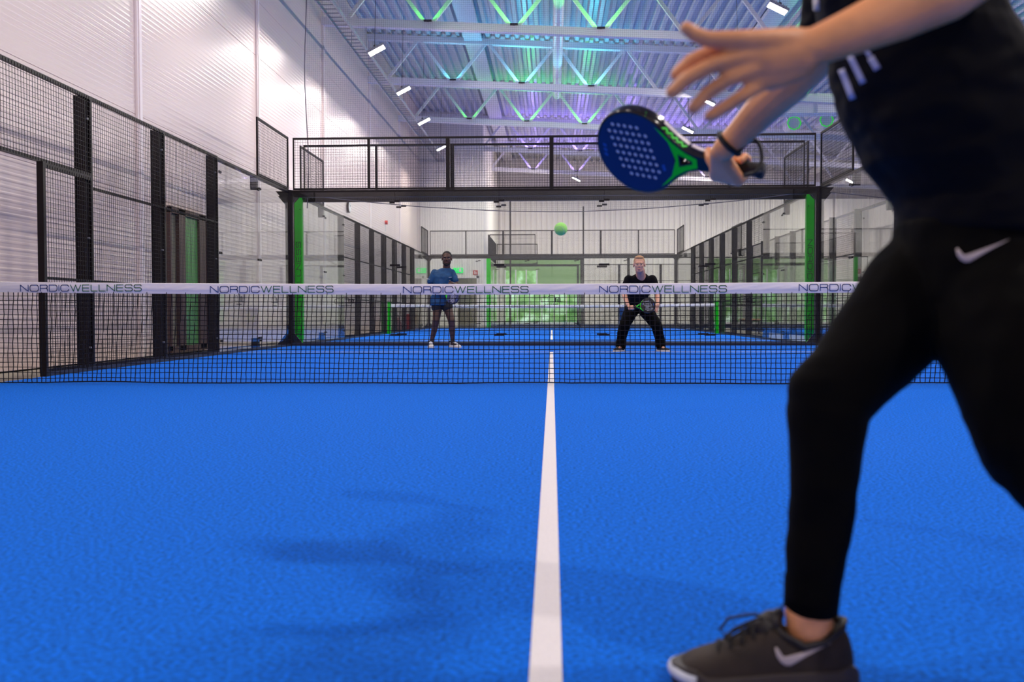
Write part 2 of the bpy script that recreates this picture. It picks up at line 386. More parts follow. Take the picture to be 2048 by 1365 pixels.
# cable ladder by the left wall
ct = empty('cable_ladder', (-4.95, 0, 7.45), 'galvanised cable ladder hanging along the left wall', 'cable tray')
for sx in (-.17, .17):
    m = MB(); m.bar((sx, -8, 0), (sx, 44, 0), .03, .09); m.build('side_rail', M['galv'], ct)
rm = MB(); rm.bar((-.17, 0, -.03), (.17, 0, -.03), .03, .02); rm = rm.mesh('rung'); rm.materials.append(M['galv'])
for k in range(98):
    o = bpy.data.objects.new('rung', rm); COL.objects.link(o); o.parent = ct; o.location = (0, 8.0 + k*.3, 0)
m = MB()
for k in range(53): m.bar((-.17, -7.9 + k*.3, -.03), (.17, -7.9 + k*.3, -.03), .03, .02)
for k in range(20): m.bar((-.17, 37.4 + k*.3, -.03), (.17, 37.4 + k*.3, -.03), .03, .02)
tag(m.build('farther_rungs', M['galv'], ct), kind='stuff')
for k in range(9):
    for sx in (-.19, .19):
        m = MB(); m.bar((sx, TY[k], 0), (sx, TY[k], .55), .02); m.build('hanger', M['galv'], ct)
# floodlights
fixm = None
def flood(x, y, label, grp, z=7.25, side=-1):
    global fixm
    t = empty('floodlight', (x, y, z), label, 'lamp', grp)
    if fixm is None or fixm[3] != x:
        m = MB(); m.box((-.23, -.17, 0), (.23, .17, .06))
        for k in range(9): m.box((-.18+k*.04, -.13, .06), (-.165+k*.04, .13, .10))
        a = m.mesh('housing'); a.materials.append(M['galv'])
        m = MB(); m.box((-.21, -.15, -.008), (.21, .15, .0)); b = m.mesh('lamp_face'); b.materials.append(M['lamp'])
        m = MB(); m.box((-.03, -.05, .06), (.03, .05, .14)); m.tube([(0, 0, .12), (-side*math.sin(math.radians(27))*(9.24-.055*x-z), 0, math.cos(math.radians(27))*(9.24-.055*x-z))], .006, 6)
        c = m.mesh('bracket'); c.materials.append(M['black']); fixm = (a, b, c, x)
    for nm, me in zip(('housing', 'lamp_face', 'bracket'), fixm):
        o = bpy.data.objects.new(nm, me); COL.objects.link(o); o.parent = t
    l = bpy.data.lights.new('flood_light', 'AREA'); l.shape = 'RECTANGLE'; l.size = .36; l.size_y = .26
    l.color = (1.0, 0.90, 0.83); l.energy = FLOOD_W * ((1.0 if x < 0 or y > 0 else 1.6) if y < 10 else 1.6 if y < 29 else 3.0) * (1.7 if x > 6 else 1); l.spread = math.radians(180)
    lo = bpy.data.objects.new('flood_light', l); COL.objects.link(lo); lo.parent = t; lo.location = (0, 0, -.012)
    t.rotation_euler = (0, math.radians(-27 if side < 0 else 27), 0)
    return t
for k, y in enumerate((-7.6, -2.9, 1.8, 6.5, 11.2, 15.9, 20.3, 24.9, 30.2)):
    flood(-4.4, y, 'white floodlight on the left row under the roof, %s from the camera end' % ORD[k], 'floodlights of the left row')
for k, y in enumerate((-10.0, -5.5, -1.0, 3.6, 8.3, 13.0, 17.7, 22.3, 26.9)):
    flood(4.92, y, 'white floodlight on the right row under the roof, %s from the camera end' % ORD[k], 'floodlights of the right row', side=1)
for k, (x, y) in enumerate(((1.2, 39.5), (9, 39.0), (12.5, 4), (12.5, 13), (12.5, 22), (18, 30), (19, 8), (15, 41))):  # outlying lamps, some unseen and added to brighten the right side
    flood(x, y, 'white floodlight over the side courts, %s of the outlying and added ones' % ORD[k], 'outlying floodlights', side=1)
# ------------------------------------------------------------------ court enclosures
def frame_of(o, d):
    """matrix: local x along d (2d unit), local y = outward normal, z up"""
    d = Vector((d[0], d[1], 0)).normalized(); n = Vector((d.y, -d.x, 0))
    m_ = Matrix((d, -n, Vector((0, 0, 1)))).transposed().to_4x4(); m_.translation = Vector((o[0], o[1], 0)); return m_
MESHES = {}
def cached(key, fn, mtl):
    if key not in MESHES:
        m = MB(); fn(m); me = m.mesh(key[0]); me.materials.append(mtl); MESHES[key] = me
    return MESHES[key]
def inst(key, fn, mtl, parent, loc=(0, 0, 0)):
    o = bpy.data.objects.new(key[0], cached(key, fn, mtl)); COL.objects.link(o)
    o.parent = parent; o.location = loc; return o
def wires(L, z0, z1, r, step=0.05):
    def fn(m):
        x = step
        while x < L - .01: m.bar((x, 0, z0), (x, 0, z1), r); x += step
        z = z0 + step
        while z < z1 - .01: m.bar((0, .004, z), (L, .004, z), r); z += step
    return fn
CUR = None
def begin(name, loc, label, group=None):
    global CUR
    CUR = empty(name, loc, label, 'court enclosure', group); CUR['base'] = 0; del CUR['base']; return CUR
def put(t, Mw):
    t.parent = CUR; L_ = Matrix.Translation(-Vector(CUR.location)) @ Mw
    t.matrix_local = L_
    return t
def mesh_panel(Mx, u0, u1, z0, z1, label, grp, mids=(), r=.0037, fr=.04):
    t = empty('fence_panel'); put(t, Mx @ Matrix.Translation((u0, 0, z0)))
    L = u1 - u0; H = z1 - z0
    def fn(m):
        f2 = fr*.45 if H > 1.5 or L > 1.9 and H < .95 else fr*.75; m.box((0, .002, 0), (f2, .032, H)); m.box((L-f2, .002, 0), (L, .032, H)); m.box((f2, .002, 0), (L-f2, .032, fr)); m.box((f2, .002, H-fr), (L-f2, .032, H))
        for q in mids: m.box((f2, .002, q-z0-.014), (L-f2, .032, q-z0+.014))
    inst(('frame', round(L,3), round(H,3), mids, fr), fn, M['black'], t)
    inst(('wire_mesh', round(L,3), round(H,3), r), wires(L, .01, H-.01, r), M['wire'], t)
    return t
def post(Mx, u, h, label, grp, w=.085, d=.12, out=.036):
    t = empty('steel_post'); put(t, Mx @ Matrix.Translation((u - .045, out + d/2, 0)))
    def fn(m):   # I profile with rounded look
        m.box((-w/2, -d/2, 0), (w/2, -d/2+.012, h)); m.box((-w/2, d/2-.012, 0), (w/2, d/2, h)); m.box((-.02, -d/2+.012, 0), (.02, d/2-.012, h))
    inst(('profile', w, d, h), fn, M['post'], t)
    inst(('base_plate', w, d), lambda m: m.box((-w/2-.05, -d/2-.04, 0), (w/2+.05, d/2+.05, .012)), M['post'], t)
    for z in (.25, 1.45, 2.75):
        if z < h: inst(('bolt', d), lambda m: m.tube([(0, -d/2-.02, 0), (0, -d/2, 0)], .012, 8), M['galv'], t, (0, 0, z))
    return t
def glass(Mx, u0, u1, label, grp, h=3.0, clampL=True, clampR=True, z0=.045):
    t = empty('glass_panel'); put(t, Mx @ Matrix.Translation((u0, 0, z0)))
    L = u1 - u0
    inst(('pane', round(L,3), h), lambda m: m.box((.004, -.005, 0), (L-.004, .005, h-z0-.05)), M['glass'], t)
    def clamp(s_):
        def fn(m):
            m.box((-.10*s_ if s_ > 0 else 0.0, -.02, -.018), (0.0 if s_ > 0 else .10, -.006, .018))
            c = -.08 if s_ > 0 else .08
            m.tube([(c, -.026, 0), (c, -.019, 0)], .011, 8)
        return fn
    for zz in (.16, 1.5, 2.70):
        if clampR: inst(('clamp', 'r'), clamp(1), M['black'], t, (L, 0, zz))
        if clampL: inst(('clamp', 'l'), clamp(-1), M['black'], t, (0, 0, zz + (.025 if zz > 2 else 0)))
    return t
def side_bracket(Mx, u, z, up, label, grp):
    t = empty('plate_bracket'); put(t, Mx @ Matrix.Translation((u, .03, z)))
    def fn(m):
        pts = [(-.05, 0), (.05, 0), (.05, -.18), (.02, -.25), (-.03, -.25), (-.05, -.2)] if not up else [(-.08, 0), (.08, 0), (.06, .14), (.05, .2), (-.05, .2), (-.06, .14)]
        n = len(pts); m.add([(x, -.01, z_) for x, z_ in pts] + [(x, .10, z_) for x, z_ in pts],
            [tuple(range(n)), tuple(range(2*n-1, n-1, -1))] + [(i, (i+1) % n, (i+1) % n + n, i+n) for i in range(n)])
    inst(('plate', up), fn, M['post'], t)
    inst(('bolt', up), lambda m: m.box((.03, -.05, -.24 if not up else .14), (.07, -.01, -.21 if not up else .17)), M['black'], t)
def rail(Mx, u0, u1, z, label, w=.05, h=.06, mtl='black', cat='rail', off=0.0, grp='court rails'):
    m = MB(); m.box((0, -w/2+off, -h/2), (u1-u0, w/2+off, h/2)); m.box((.02, -w/2+off+.006, -h/2-.004), (u1-u0-.02, w/2+off-.006, -h/2))
    o = m.build('steel_rail', M[mtl]); put(o, Mx @ Matrix.Translation((u0, 0, z))); return o
def corner_post(x, y, label, h=3.0):
    t = empty('corner_post'); put(t, Matrix.Translation((x, y, 0)))
    m = MB(); m.box((-.055, -.055, 0), (.055, .055, h)); m.box((-.03, -.075, 0), (.03, -.055, h)); m.box((-.075, -.03, 0), (-.055, .03, h)); m.box((.055, -.03, 0), (.075, .03, h)); m.build('profile', M['post'], t)
    m = MB()
    for sx in (-1, 1):
        for zb, sg in ((0.02, 1), (h-.02, -1)):
            m.add([(0, -.012, zb), (sx*.26, -.012, zb), (sx*.055, -.012, zb+sg*.25), (0, -.012, zb+sg*.25), (0, .012, zb), (sx*.26, .012, zb), (sx*.055, .012, zb+sg*.25), (0, .012, zb+sg*.25)],
                  [(0,1,2,3),(7,6,5,4),(0,4,5,1),(1,5,6,2),(2,6,7,3),(3,7,4,0)])
    m.build('gusset', M['post'], t)
    return t
NR = 'near court'
# --- near court
Lf = frame_of((-5.03, 0), (0, 1)); Rf = frame_of((5.03, 0), (0, 1))
Rf = Rf @ Matrix.Scale(-1, 4, (0, 1, 0))
def side(Mx, cn, sn, y0, p0=True, lab=None, glass_far=True, glass_near=False, ylen=10, door=False, frm=0, seg=None):
    """fence from u=frm to ylen with the last 4 m in glass"""
    g1 = 'mesh panels of the %s' % cn; g2 = 'posts of the %s' % cn; g3 = 'glass panels of the %s' % cn
    begin('court_fence', tuple(Mx.translation), lab, 'court fences and glass walls')
    u = frm; k = 0
    end = ylen - 4
    while u < end - .1:
        who = '%s side of the %s, %s from the net' % (sn, cn, ORD[k])
        if door and u == 0:
            mesh_panel(Mx, u, u+2, 2.12, 3.0, 'black wire mesh panel over the entrance, ' + who, g1)
            mesh_panel(Mx, .91, 2.0, .03, 2.12, 'tall narrow wire mesh panel beside the entrance, %s side of the %s' % (sn, cn), g1, mids=(.98,))
            m = MB(); m.box((-.025, -.03, 0), (.025, .03, 2.12)); o = m.build('door_jamb', M['black']); put(o, Mx @ Matrix.Translation((.905, -.02, 0)))
        else:
            mesh_panel(Mx, u, u+2, .03, 3.0, 'black wire mesh fence panel, ' + who, g1, mids=(.98, 2.0))
        if u > frm or p0:
            post(Mx, u, 3.0, 'dark steel fence post, ' + who, g2)
        u += 2; k += 1
    post(Mx, end, 3.0, 'dark steel fence post before the glass, %s side of the %s' % (sn, cn), g2)
    glass(Mx, end, end+2, 'side glass panel next to the wire mesh, %s side of the %s' % (sn, cn), g3)
    glass(Mx, end+2, end+4, 'side glass panel at the corner, %s side of the %s' % (sn, cn), g3, clampR=False)
    mesh_panel(Mx, end+2, end+3.94, 3.0, 4.0, 'raised wire mesh panel above the corner glass, %s side of the %s' % (sn, cn), 'raised mesh panels of the %s' % cn)
    rail(Mx, end, end+4, 2.965, 'black top rail over the side glass, %s side of the %s' % (sn, cn), h=.05, grp='top rails of the courts', off=.03)
    side_bracket(Mx, end+2, 3.0, False, 'dark hanging plate bracket over the glass joint, %s side of the %s' % (sn, cn), 'plate brackets')
    side_bracket(Mx, end+2, 0.0, True, 'dark foot bracket under the glass joint, %s side of the %s' % (sn, cn), 'plate brackets')
    rail(Mx, frm if not door else .95, end+4, .02, 'dark low base rail, %s side of the %s' % (sn, cn), w=.06, h=.04, mtl='kerb', grp='base rails of the courts', off=.02)
side(Lf, NR, 'left', 0, door=True, lab='black mesh and glass fence along the left side of the near court, with the entrance')
side(Rf, NR, 'right', 0, door=True, lab='black mesh and glass fence on the right of the near court, behind the front player')
for sx, sn in ((-1, 'left'), (1, 'right')):
    base = frame_of((sx*5.03, 0), (0, -1))
    if sx < 0: base = base @ Matrix.Scale(-1, 4, (0, 1, 0))
    side(base, 'near half of the near court', sn, 0, p0=False, lab='mesh and glass fence, %s side of the near court on this side of the net' % sn)
def end_wall(Mx, cn, en, lab='', joints=(-3, -1, 1, 3), posts=(-3.5, -1.98, 0.0, 1.98, 3.5), half=5.0, teeth=True):
    g3 = ''
    begin('glass_court_wall', tuple(Mx.translation), lab, 'court fences and glass walls')
    js = [-half] + list(joints) + [half]
    for k in range(len(js)-1):
        glass(Mx, js[k], js[k+1], '%s glass panel, %s from the left on the %s' % (en, ORD[k], cn), g3, clampL=k > 0, clampR=k < len(js)-2)
    ps = [-half+.03] + list(posts) + [half-.03]
    for k in range(len(ps)-1):
        mesh_panel(Mx, ps[k], ps[k+1], 3.0, 4.0, 'raised wire mesh panel on the %s of the %s, %s from the left' % (en, cn, ORD[k]), 'raised mesh panels of the %s' % cn, fr=.034)
    for k, p in enumerate(posts):
        if abs(p) < 3:
            m = MB(); m.box((-.038, .02, 0), (.038, .07, 4.0-2.9)); o = m.build('steel_upright', M['black']); put(o, Mx @ Matrix.Translation((p, 0, 2.9)))
    rail(Mx, -half, half, 2.93, 'black steel beam over the %s glass of the %s' % (en, cn), w=.09, h=.13, grp='glass head beams', off=.055)
    rail(Mx, -half, half, .028, 'navy base rail under the %s glass of the %s' % (en, cn), w=.07, h=.056, mtl='kerb', grp='base rails of the courts')
Bf = frame_of((0, 10.0), (1, 0)); Bf = Bf @ Matrix.Scale(-1, 4, (0, 1, 0)) if (Bf.to_3x3() @ Vector((0,1,0))).y < 0 else Bf
end_wall(Bf, NR, 'back wall', 'glass back wall with raised black mesh, right behind the two far players')
for sx, sn in ((-1, 'left'), (1, 'right')): corner_post(sx*5.05, 10.03, 'dark corner post with gussets at the %s back corner of the near court' % sn)
# --- second court
CN2 = 'second court'
Ff = frame_of((0, YC2-10), (1, 0)); Ff = Ff @ Matrix.Scale(-1, 4, (0, 1, 0)) if (Ff.to_3x3() @ Vector((0,1,0))).y < 0 else Ff
end_wall(Ff, CN2, 'front wall', 'glass front wall of the second court, just behind the near back glass')
for sx in (-1, 1): corner_post(sx*5.22, YC2-10.03, '')
B2 = Ff.copy(); B2.translation = Vector((0, YC2+10, 0))
end_wall(B2, CN2, 'back wall', 'glass back wall of the second court, small in the distance')
for sx in (-1, 1): corner_post(sx*5.05, YC2+10.03, '')
for sx, sn in ((-1, 'left'), (1, 'right')):
    base = frame_of((sx*5.03, YC2), (0, 1))
    if sx > 0: base = base @ Matrix.Scale(-1, 4, (0, 1, 0))
    side(base, 'far half of the second court', sn, 0, lab='mesh and glass fence, %s side of the second court beyond its net' % sn)
    base = frame_of((sx*5.03, YC2), (0, -1))
    if sx < 0: base = base @ Matrix.Scale(-1, 4, (0, 1, 0))
    side(base, 'near half of the second court', sn, 0, p0=False, lab='mesh and glass fence, %s side of the second court before its net' % sn)
    # green cover plate with vertical lettering
    t = empty('corner_cover_plate', (sx*5.05, YC2-10.12, 0), 'bright green corner plate with vertical lettering at the %s front corner of the second court' % sn, 'post', 'green corner plates')
    m = MB(); w = .075
    pts = [(-w, .12), (w, .02), (w, 2.98), (-w, 2.82)] if sx < 0 else [(-w, .02), (w, .12), (w, 2.82), (-w, 2.98)]
    m.add([(x, -.012, z) for x, z in pts] + [(x, .012, z) for x, z in pts], [(0,1,2,3),(7,6,5,4),(0,4,5,1),(1,5,6,2),(2,6,7,3),(3,7,4,0)])
    m.box((w-.012 if sx < 0 else -w, .0, .1), (w if sx < 0 else -w+.012, .09, 2.9))
    m.build('plate', M['green'], t)
    m = MB(); txt = 'NORDICWELLNESS'; h = .085; gap = .42; fac = 1.95 / (word_len(txt, gap) * h)
    if sx < 0: word(m, txt, Vector((.045, -.0125, .1)), Vector((0, 0, 1))*fac, Vector((-1, 0, 0)), Vector((0, -1, 0)), h, .015)
    else: word(m, txt, Vector((-.045, -.0125, 2.05)), Vector((0, 0, -1))*fac, Vector((1, 0, 0)), Vector((0, -1, 0)), h, .015)
    m.build('lettering', M['dgreen'], t)
    m = MB()
    for z in (.22, 1.48, 2.7): m.tube([(sx*-.04, -.02, z), (sx*-.04, -.012, z)], .011, 8)
    m.build('bolt', M['black'], t)
# --- narrow far court (turned a quarter)
CN3 = 'narrow far court'
Z3 = frame_of((-2.7, 32.8), (1, 0)); Z3 = Z3 @ Matrix.Scale(-1, 4, (0, 1, 0)) if (Z3.to_3x3() @ Vector((0,1,0))).y < 0 else Z3
for nm, yy in (('front', 32.8), ('rear', 38.5)):
    Mx = Z3.copy(); Mx.translation = Vector((-2.7, yy, 0))
    g = ''; begin('court_fence', (-2.7, yy, 0), 'black mesh and glass fence, %s long side of the narrow far court' % nm, 'court fences and glass walls')
    glass(Mx, 0, 2, 'glass panel at the left corner, %s side of the %s' % (nm, CN3), g); glass(Mx, 2, 4, 'glass panel next to the mesh, %s side of the %s' % (nm, CN3), g)
    mesh_panel(Mx, 0.03, 2, 3.0, 4.0, 'raised wire mesh at the left corner, %s side of the %s' % (nm, CN3), g, r=.0045)
    for k in range(6):
        mesh_panel(Mx, 4+2*k, 6+2*k, .03, 3.0, 'wire mesh panel, %s side of the %s, %s from the left' % (nm, CN3, ORD[k]), g, mids=(.98, 2.0))
        post(Mx, 4+2*k, 3.0, 'dark post, %s side of the %s, %s from the left' % (nm, CN3, ORD[k]), 'posts of the narrow far court')
    rail(Mx, 0, 4, 2.95, 'black top rail over the glass, %s side of the %s' % (nm, CN3), h=.10)
    rail(Mx, 0, 16, .03, 'navy base rail, %s side of the %s' % (nm, CN3), h=.07, mtl='kerb', grp='base rails of the courts')
E3 = frame_of((-2.7, 32.8), (0, 1)); begin('glass_court_wall', (-2.7, 32.8, 0), 'glass end wall with long raised mesh, left end of the narrow far court', 'court fences and glass walls')
for k in range(3): glass(E3, k*1.9, k*1.9+1.9, 'end glass panel of the narrow far court, %s from the front' % ORD[k], 'panels of the narrow far court')
mesh_panel(E3, .03, 5.67, 3.0, 4.0, 'long raised wire mesh over the end glass of the narrow far court', 'panels of the narrow far court')
t = empty('corner_cover_plate', (-2.7, 32.72, 0), 'bright green corner plate of the narrow far court', 'post', 'green corner plates'); m = MB(); m.box((-.09, -.03, 0), (.09, .03, 3.0)); m.box((-.09, .03, 0), (-.07, .12, 3.0)); m.build('plate', M['green'], t)
# --- neighbouring court on the right, its left side
N1 = frame_of((7.1, 20.0), (0, -1)); N1 = N1 @ Matrix.Scale(-1, 4, (0, 1, 0))
side(N1, 'near half of the neighbouring court', 'left', 0, lab='mesh and glass fence of the neighbouring court seen through the right side glass')
N2 = frame_of((7.1, 20.0), (0, 1))
side(N2, 'far half of the neighbouring court', 'left', 0, p0=False, lab='farther mesh fence of the neighbouring court on the right, beyond its net')
NFx = Ff.copy(); NFx.translation = Vector((12.1, 10.0, 0)); end_wall(NFx, 'neighbouring court', 'front wall', 'glass front wall of the neighbouring court, mostly hidden by the front player')
corner_post(7.08, 9.97, 'dark corner post at the left front corner of the neighbouring court')
# logos printed on glass
def logo(Mx, u, z, label):
    m = MB(); ux = (Mx.to_3x3() @ Vector((1,0,0))); un = -(Mx.to_3x3() @ Vector((0,1,0))); org = Mx @ Vector((u, -.008, z))
    s_ = .40; up = Vector((0,0,1))
    P_ = lambda pts, w: ribbon(m, [(a*s_, b*s_) for a, b in pts], w, org, ux, up, un)
    P_([(-.5,0),(-.5,.16)]+arc(-.33,.16,.17,.06,180,0)+[(-.16,0)], .008); P_([(-.5,0),(.55,0)], .009)
    P_([(-.16,.14)]+arc(0,.18,.17,.12,180,0)+[(.17,0)], .010)
    for k in range(4): P_([(.20+k*.07,0),(.20+k*.07,.16-.02*(k%2))], .012)
    P_(arc(.3,.12,.12,.07,180,0), .012)
    for k in range(7): P_([(-.3+k*.09,-.12),(-.25+k*.09,-.12)], .014)
    o = m.build('glass_logo', M['black']); tag(o, label, 'logo', 'logos printed on the glass')
logo(Bf, -3.97, .82, 'black printed logo on the near back glass, left of the man in blue')
logo(Bf, 0.0, .84, 'black printed logo on the near back glass at the centre')
logo(Bf, 3.62, .82, 'black printed logo on the near back glass, right of the man in black')
logo(Lf, 6.9, .82, 'black printed logo on the left side glass, nearer one')
logo(Lf, 8.9, .82, 'black printed logo on the left side glass, nearer the corner')
# ------------------------------------------------------------------ tennis style nets
def court_net(yc, label, full=True):
    t = empty('padel_net', (0, yc, 0), label, 'net')
    HW = 4.97 if full else 4.90; top = lambda x: .868 + .035*(abs(x)/5)**2
    # cord
    m = MB(); step = .0435; nx = int(2*HW/step); nz = 19; r = .0028 if full else .0022
    def pt(i, j):
        x = -HW + i*step; zt = top(x) - .08; f = j/nz
        z = zt*(1-f)**.97 + .004
        sag = .012*math.sin(x*2.1)*f + .008*math.sin(x*5.3+1)*f*f + .004*math.sin(i*1.7+j*.9)
        lean = (.02*math.sin(x*1.1+.6) - .012 - .028*max(0, (-x-2.2)/2.5))*f*1.2
        if f > .9: z = .004 + (z-.004)*.8 + max(0, .03*math.sin(x*1.7+2.2)-.018)
        return Vector((x+lean+.0013*math.sin(i*2.3+j*3.1), sag*1.5, max(z + .004*math.sin(x*3+j), .005)))
    pts = [[pt(i, j) for j in range(nz+1)] for i in range(nx+1)]
    for i in range(nx+1):
        for j in range(nz):
            m.bar(pts[i][j], pts[i][j+1], r*2, r*2, up=(0,1,0))
    for j in range(1, nz+1):
        for i in range(nx):
            w = r*2 if j < nz else r*3.4
            m.bar(pts[i][j], pts[i+1][j], w, w, up=(0,1,0))
    # knots
    if full:
        for i in range(nx+1):
            for j in range(1, nz): 
                p = pts[i][j]; q = .0048; m.add([p+Vector((q,0,0)), p+Vector((0,0,q)), p+Vector((-q,0,0)), p+Vector((0,0,-q)), p+Vector((0,-q,0)), p+Vector((0,q,0))], [(0,1,4),(1,2,4),(2,3,4),(3,0,4),(1,0,5),(2,1,5),(3,2,5),(0,3,5)])
    tag(m.build('cord_mesh', M['net'], t))
    # band with soft creases
    m = MB(); n = 700 if full else 60
    for sgn in (-1, 1):
        vs = []; fs = []; rows = 9
        for i in range(n+1):
            x = -HW + 2*HW*i/n; zt = top(x)
            for k in range(rows+1):
                f = k/rows; z = zt - .088*f
                d = .006 + .005*math.sin(math.pi*f)
                if sgn < 0 and full: d += .0035*noise.noise(Vector((x*9+f*3, f*2.2, 0.3)))*math.sin(math.pi*min(f*1.25,1)) + .0015*noise.noise(Vector((x*30, f*5, 3)))*math.sin(math.pi*min(f*1.25,1)) - (.002 if .74 < f < .8 else 0)
                vs.append((x, sgn*d, z))
        for i in range(n):
            for k in range(rows):
                a = i*(rows+1)+k; q = (a, a+1, a+rows+2, a+rows+1); fs.append(q if sgn < 0 else q[::-1])
        m.add(vs, fs)
    m.tube([(-HW + 2*HW*i/80, 0, top(-HW + 2*HW*i/80)) for i in range(81)], .006, 8)
    m.build('band', M['band'], t, smooth=True)
    # lettering
    s_ = 1.0; pitchx = 1.715; wordw = 1.095; h = .055
    gap = .36; fac = wordw / (word_len('NORDICWELLNESS', gap)*h)
    x = -4.722
    m = MB()
    while x + wordw < HW:
        word(m, 'NORDICWELLNESS', Vector((x, -.0125, top(x+.5)-.071)), Vector((fac, 0, 0)), Vector((0, 0, 1)), Vector((0, -1, 0)), h, .0062, gap, switch=6)
        x += pitchx
    m.build('lettering', [M['navy'], M['tgreen']], t)
    for sx in (-1, 1):
        m = MB(); c = sx*(5.035 if full else 4.955)
        m.box((c-.045, -.05, 0), (c+.045, .05, .97)); m.box((c-.045, -.12, 0), (c+.045, -.05, .42)); m.tube([(c-sx*.045, 0, .9), (c-sx*.08, 0, .885)], .008, 8)
        o = m.build('net_post', M['green'], t)
    m = MB(); m.box((-.024, -.015, .01), (.024, -.011, .80)) if False else None
    return t
court_net(0, 'black padel net with white lettered band across the near court')
court_net(YC2, 'black padel net with white band on the second court', full=False)
# ------------------------------------------------------------------ safety net hanging between the two courts
sn = empty('safety_net', (0, 0, 0), 'fine dark safety net hanging from the roof behind the near court', 'net')
m = MB(); yn = 10.45; xs = -4.82; xe = 13.0; st = .038
def lowz(x):
    a = (x + 4.9)/10.0
    return 2.98 - 1.5*max(0, a)*(max(0, 1-a)) if a < 1 else 2.98 - .6*math.sin((a-1)*2)
k = 0
def wav(x, z): return .05*math.sin(x*1.3+z*.4) + .02*math.sin(x*4.1)
x = xs
while x < xe:
    zs = [lowz(x), 4.5, 6.5, ROOF(x)-.05]
    for a, b in zip(zs[:-1], zs[1:]): m.bar((x, yn+wav(x, a), a), (x, yn+wav(x, b), b), .0019)
    x += st
z = 2.65
while z < 9.55:
    x = xs
    while x < xe:
        x2 = min(x+.6, xe)
        if z > max(lowz(x), lowz(x2)) - .02 and z < ROOF(x2): m.bar((x, yn+wav(x, z), z), (x2, yn+wav(x2, z), z), .0019)
        x = x2 + 1e-6
    z += st
m.build('net_mesh', M['cnet'], sn)
m = MB(); m.tube([(xs+q*.3, yn+wav(xs+q*.3, 3), lowz(xs+q*.3)) for q in range(60)], .008, 6)
m.tube([(xs+.03*math.sin(q*.7), yn+wav(xs, 3), 2.7+q*.4) for q in range(18)], .010, 6); m.build('edge_rope', M['cnet'], sn)
# gathered curtain folds left and right behind the second court
def folds(x0, x1, y, label, n=60):
    m = MB(); vs = []; fs = []
    k_ = int((x1-x0)/.035)
    for i in range(k_+1):
        xx = x0 + (x1-x0)*i/k_
        yy = y + .05*math.sin(i*1.1) + .03*math.sin(i*.37+1)
        if i % 2 == 0: m.bar((xx, yy, .4), (xx+.02*math.sin(i), yy, ROOF(xx)-.05), .006)
    o = m.build('gathered_net', M['cnet']); tag(o, label, 'net', 'gathered nets')
folds(-5.6, -2.9, 31.6, 'gathered net hanging behind the second court at the left')
folds(5.3, 9.6, 31.6, 'gathered net hanging behind the second court at the right')
# dark slender hanging poles seen above the second court
for k, (px, D) in enumerate(((1021, 41), (1167, 44))):
    p = P(px, 500, D); m = MB(); m.tube([(p.x, p.y, 0), (p.x, p.y, 5.5)], .035, 10); tag(m.build('tension_pole', M['post']), 'slender dark pole beyond the second court, %s one' % ('left', 'right')[k], 'pole', 'slender poles')
# ------------------------------------------------------------------ far end and small things
def window_mat(name, s_):
    m = bpy.data.materials.new(name); m.use_nodes = True; nt = m.node_tree; b = nt.nodes['Principled BSDF']
    tc = nt.nodes.new('ShaderNodeTexCoord'); n = nt.nodes.new('ShaderNodeTexNoise'); n.inputs['Scale'].default_value = 1.4; n.inputs['Detail'].default_value = 5
    cr = nt.nodes.new('ShaderNodeValToRGB'); e = cr.color_ramp.elements
    e[0].position = .32; e[0].color = (.06, .14, .04, 1); e[1].position = .68; e[1].color = (.85, 1.0, .85, 1)
    x = cr.color_ramp.elements.new(.5); x.color = (.22, .42, .12, 1)
    nt.links.new(tc.outputs['Object'], n.inputs['Vector']); nt.links.new(n.outputs['Fac'], cr.inputs[0])
    nt.links.new(cr.outputs[0], b.inputs['Emission Color']); b.inputs['Emission Strength'].default_value = s_
    b.inputs['Base Color'].default_value = (.05, .08, .05, 1); b.inputs['Roughness'].default_value = .1
    return m
M['win'] = window_mat('daylight_window', 1.5)
M['gpaint'] = mat('pale_green_wall', (0.26, 0.42, 0.18, 1), 0.6)
def window(i, xa, xb, label):
    t = empty('window_%d' % i, (xa, Y1-.06, 0), label, None, None, 'structure'); L = xb-xa
    m = MB(); m.box((0, -.02, 2.05), (L, .04, 3.7)); m.build('lintel_panel', M['gpaint'], t)
    m = MB(); m.box((.05, .0, .12), (L-.05, .02, 1.95)); m.box((.05, -.035, 2.2), (L*.42, -.025, 3.05)); m.build('pane', M['win'], t)
    m = MB()
    for k in range(int(L/.7)+1): m.box((k*.7, -.05, 0), (k*.7+.06, 0, 2.05))
    m.box((0, -.05, .95), (L, 0, 1.02)); m.box((0, -.05, 0), (L, 0, .12)); m.box((0, -.05, 1.95), (L, 0, 2.07))
    for k in range(4): m.box((.6*k, -.06, 2.15), (.6*k+.08, -.03, 3.1))
    m.build('frame', M['steelw'], t)
window(1, -2.7, 1.7, 'glazed front with daylight and greenery in the far wall at the centre')
window(2, 8.8, 15.5, 'glazed front with daylight and greenery in the far wall at the right')
t = empty('door_2', (-4.22, YP, 0), 'plain grey brown door in the white wall block at the far left', None, None, 'structure')
m = MB(); m.box((0, -.04, 0), (.86, 0, 2.2)); m.build('door_leaf', M['doorg'], t)
m = MB(); m.box((-.09, -.06, 0), (0, 0, 2.3)); m.box((.86, -.06, 0), (.95, 0, 2.3)); m.box((-.09, -.06, 2.2), (.95, 0, 2.3)); m.build('door_frame', M['column'], t)
m = MB(); m.tube([(.78, -.05, 1.02), (.78, -.09, 1.02), (.66, -.09, 1.02)], .012, 8); m.build('door_handle', M['galv'], t)
t = empty('exit_sign', (-4.2, YP-.02, 2.55), 'green and white lit exit sign above the grey brown door', 'sign')
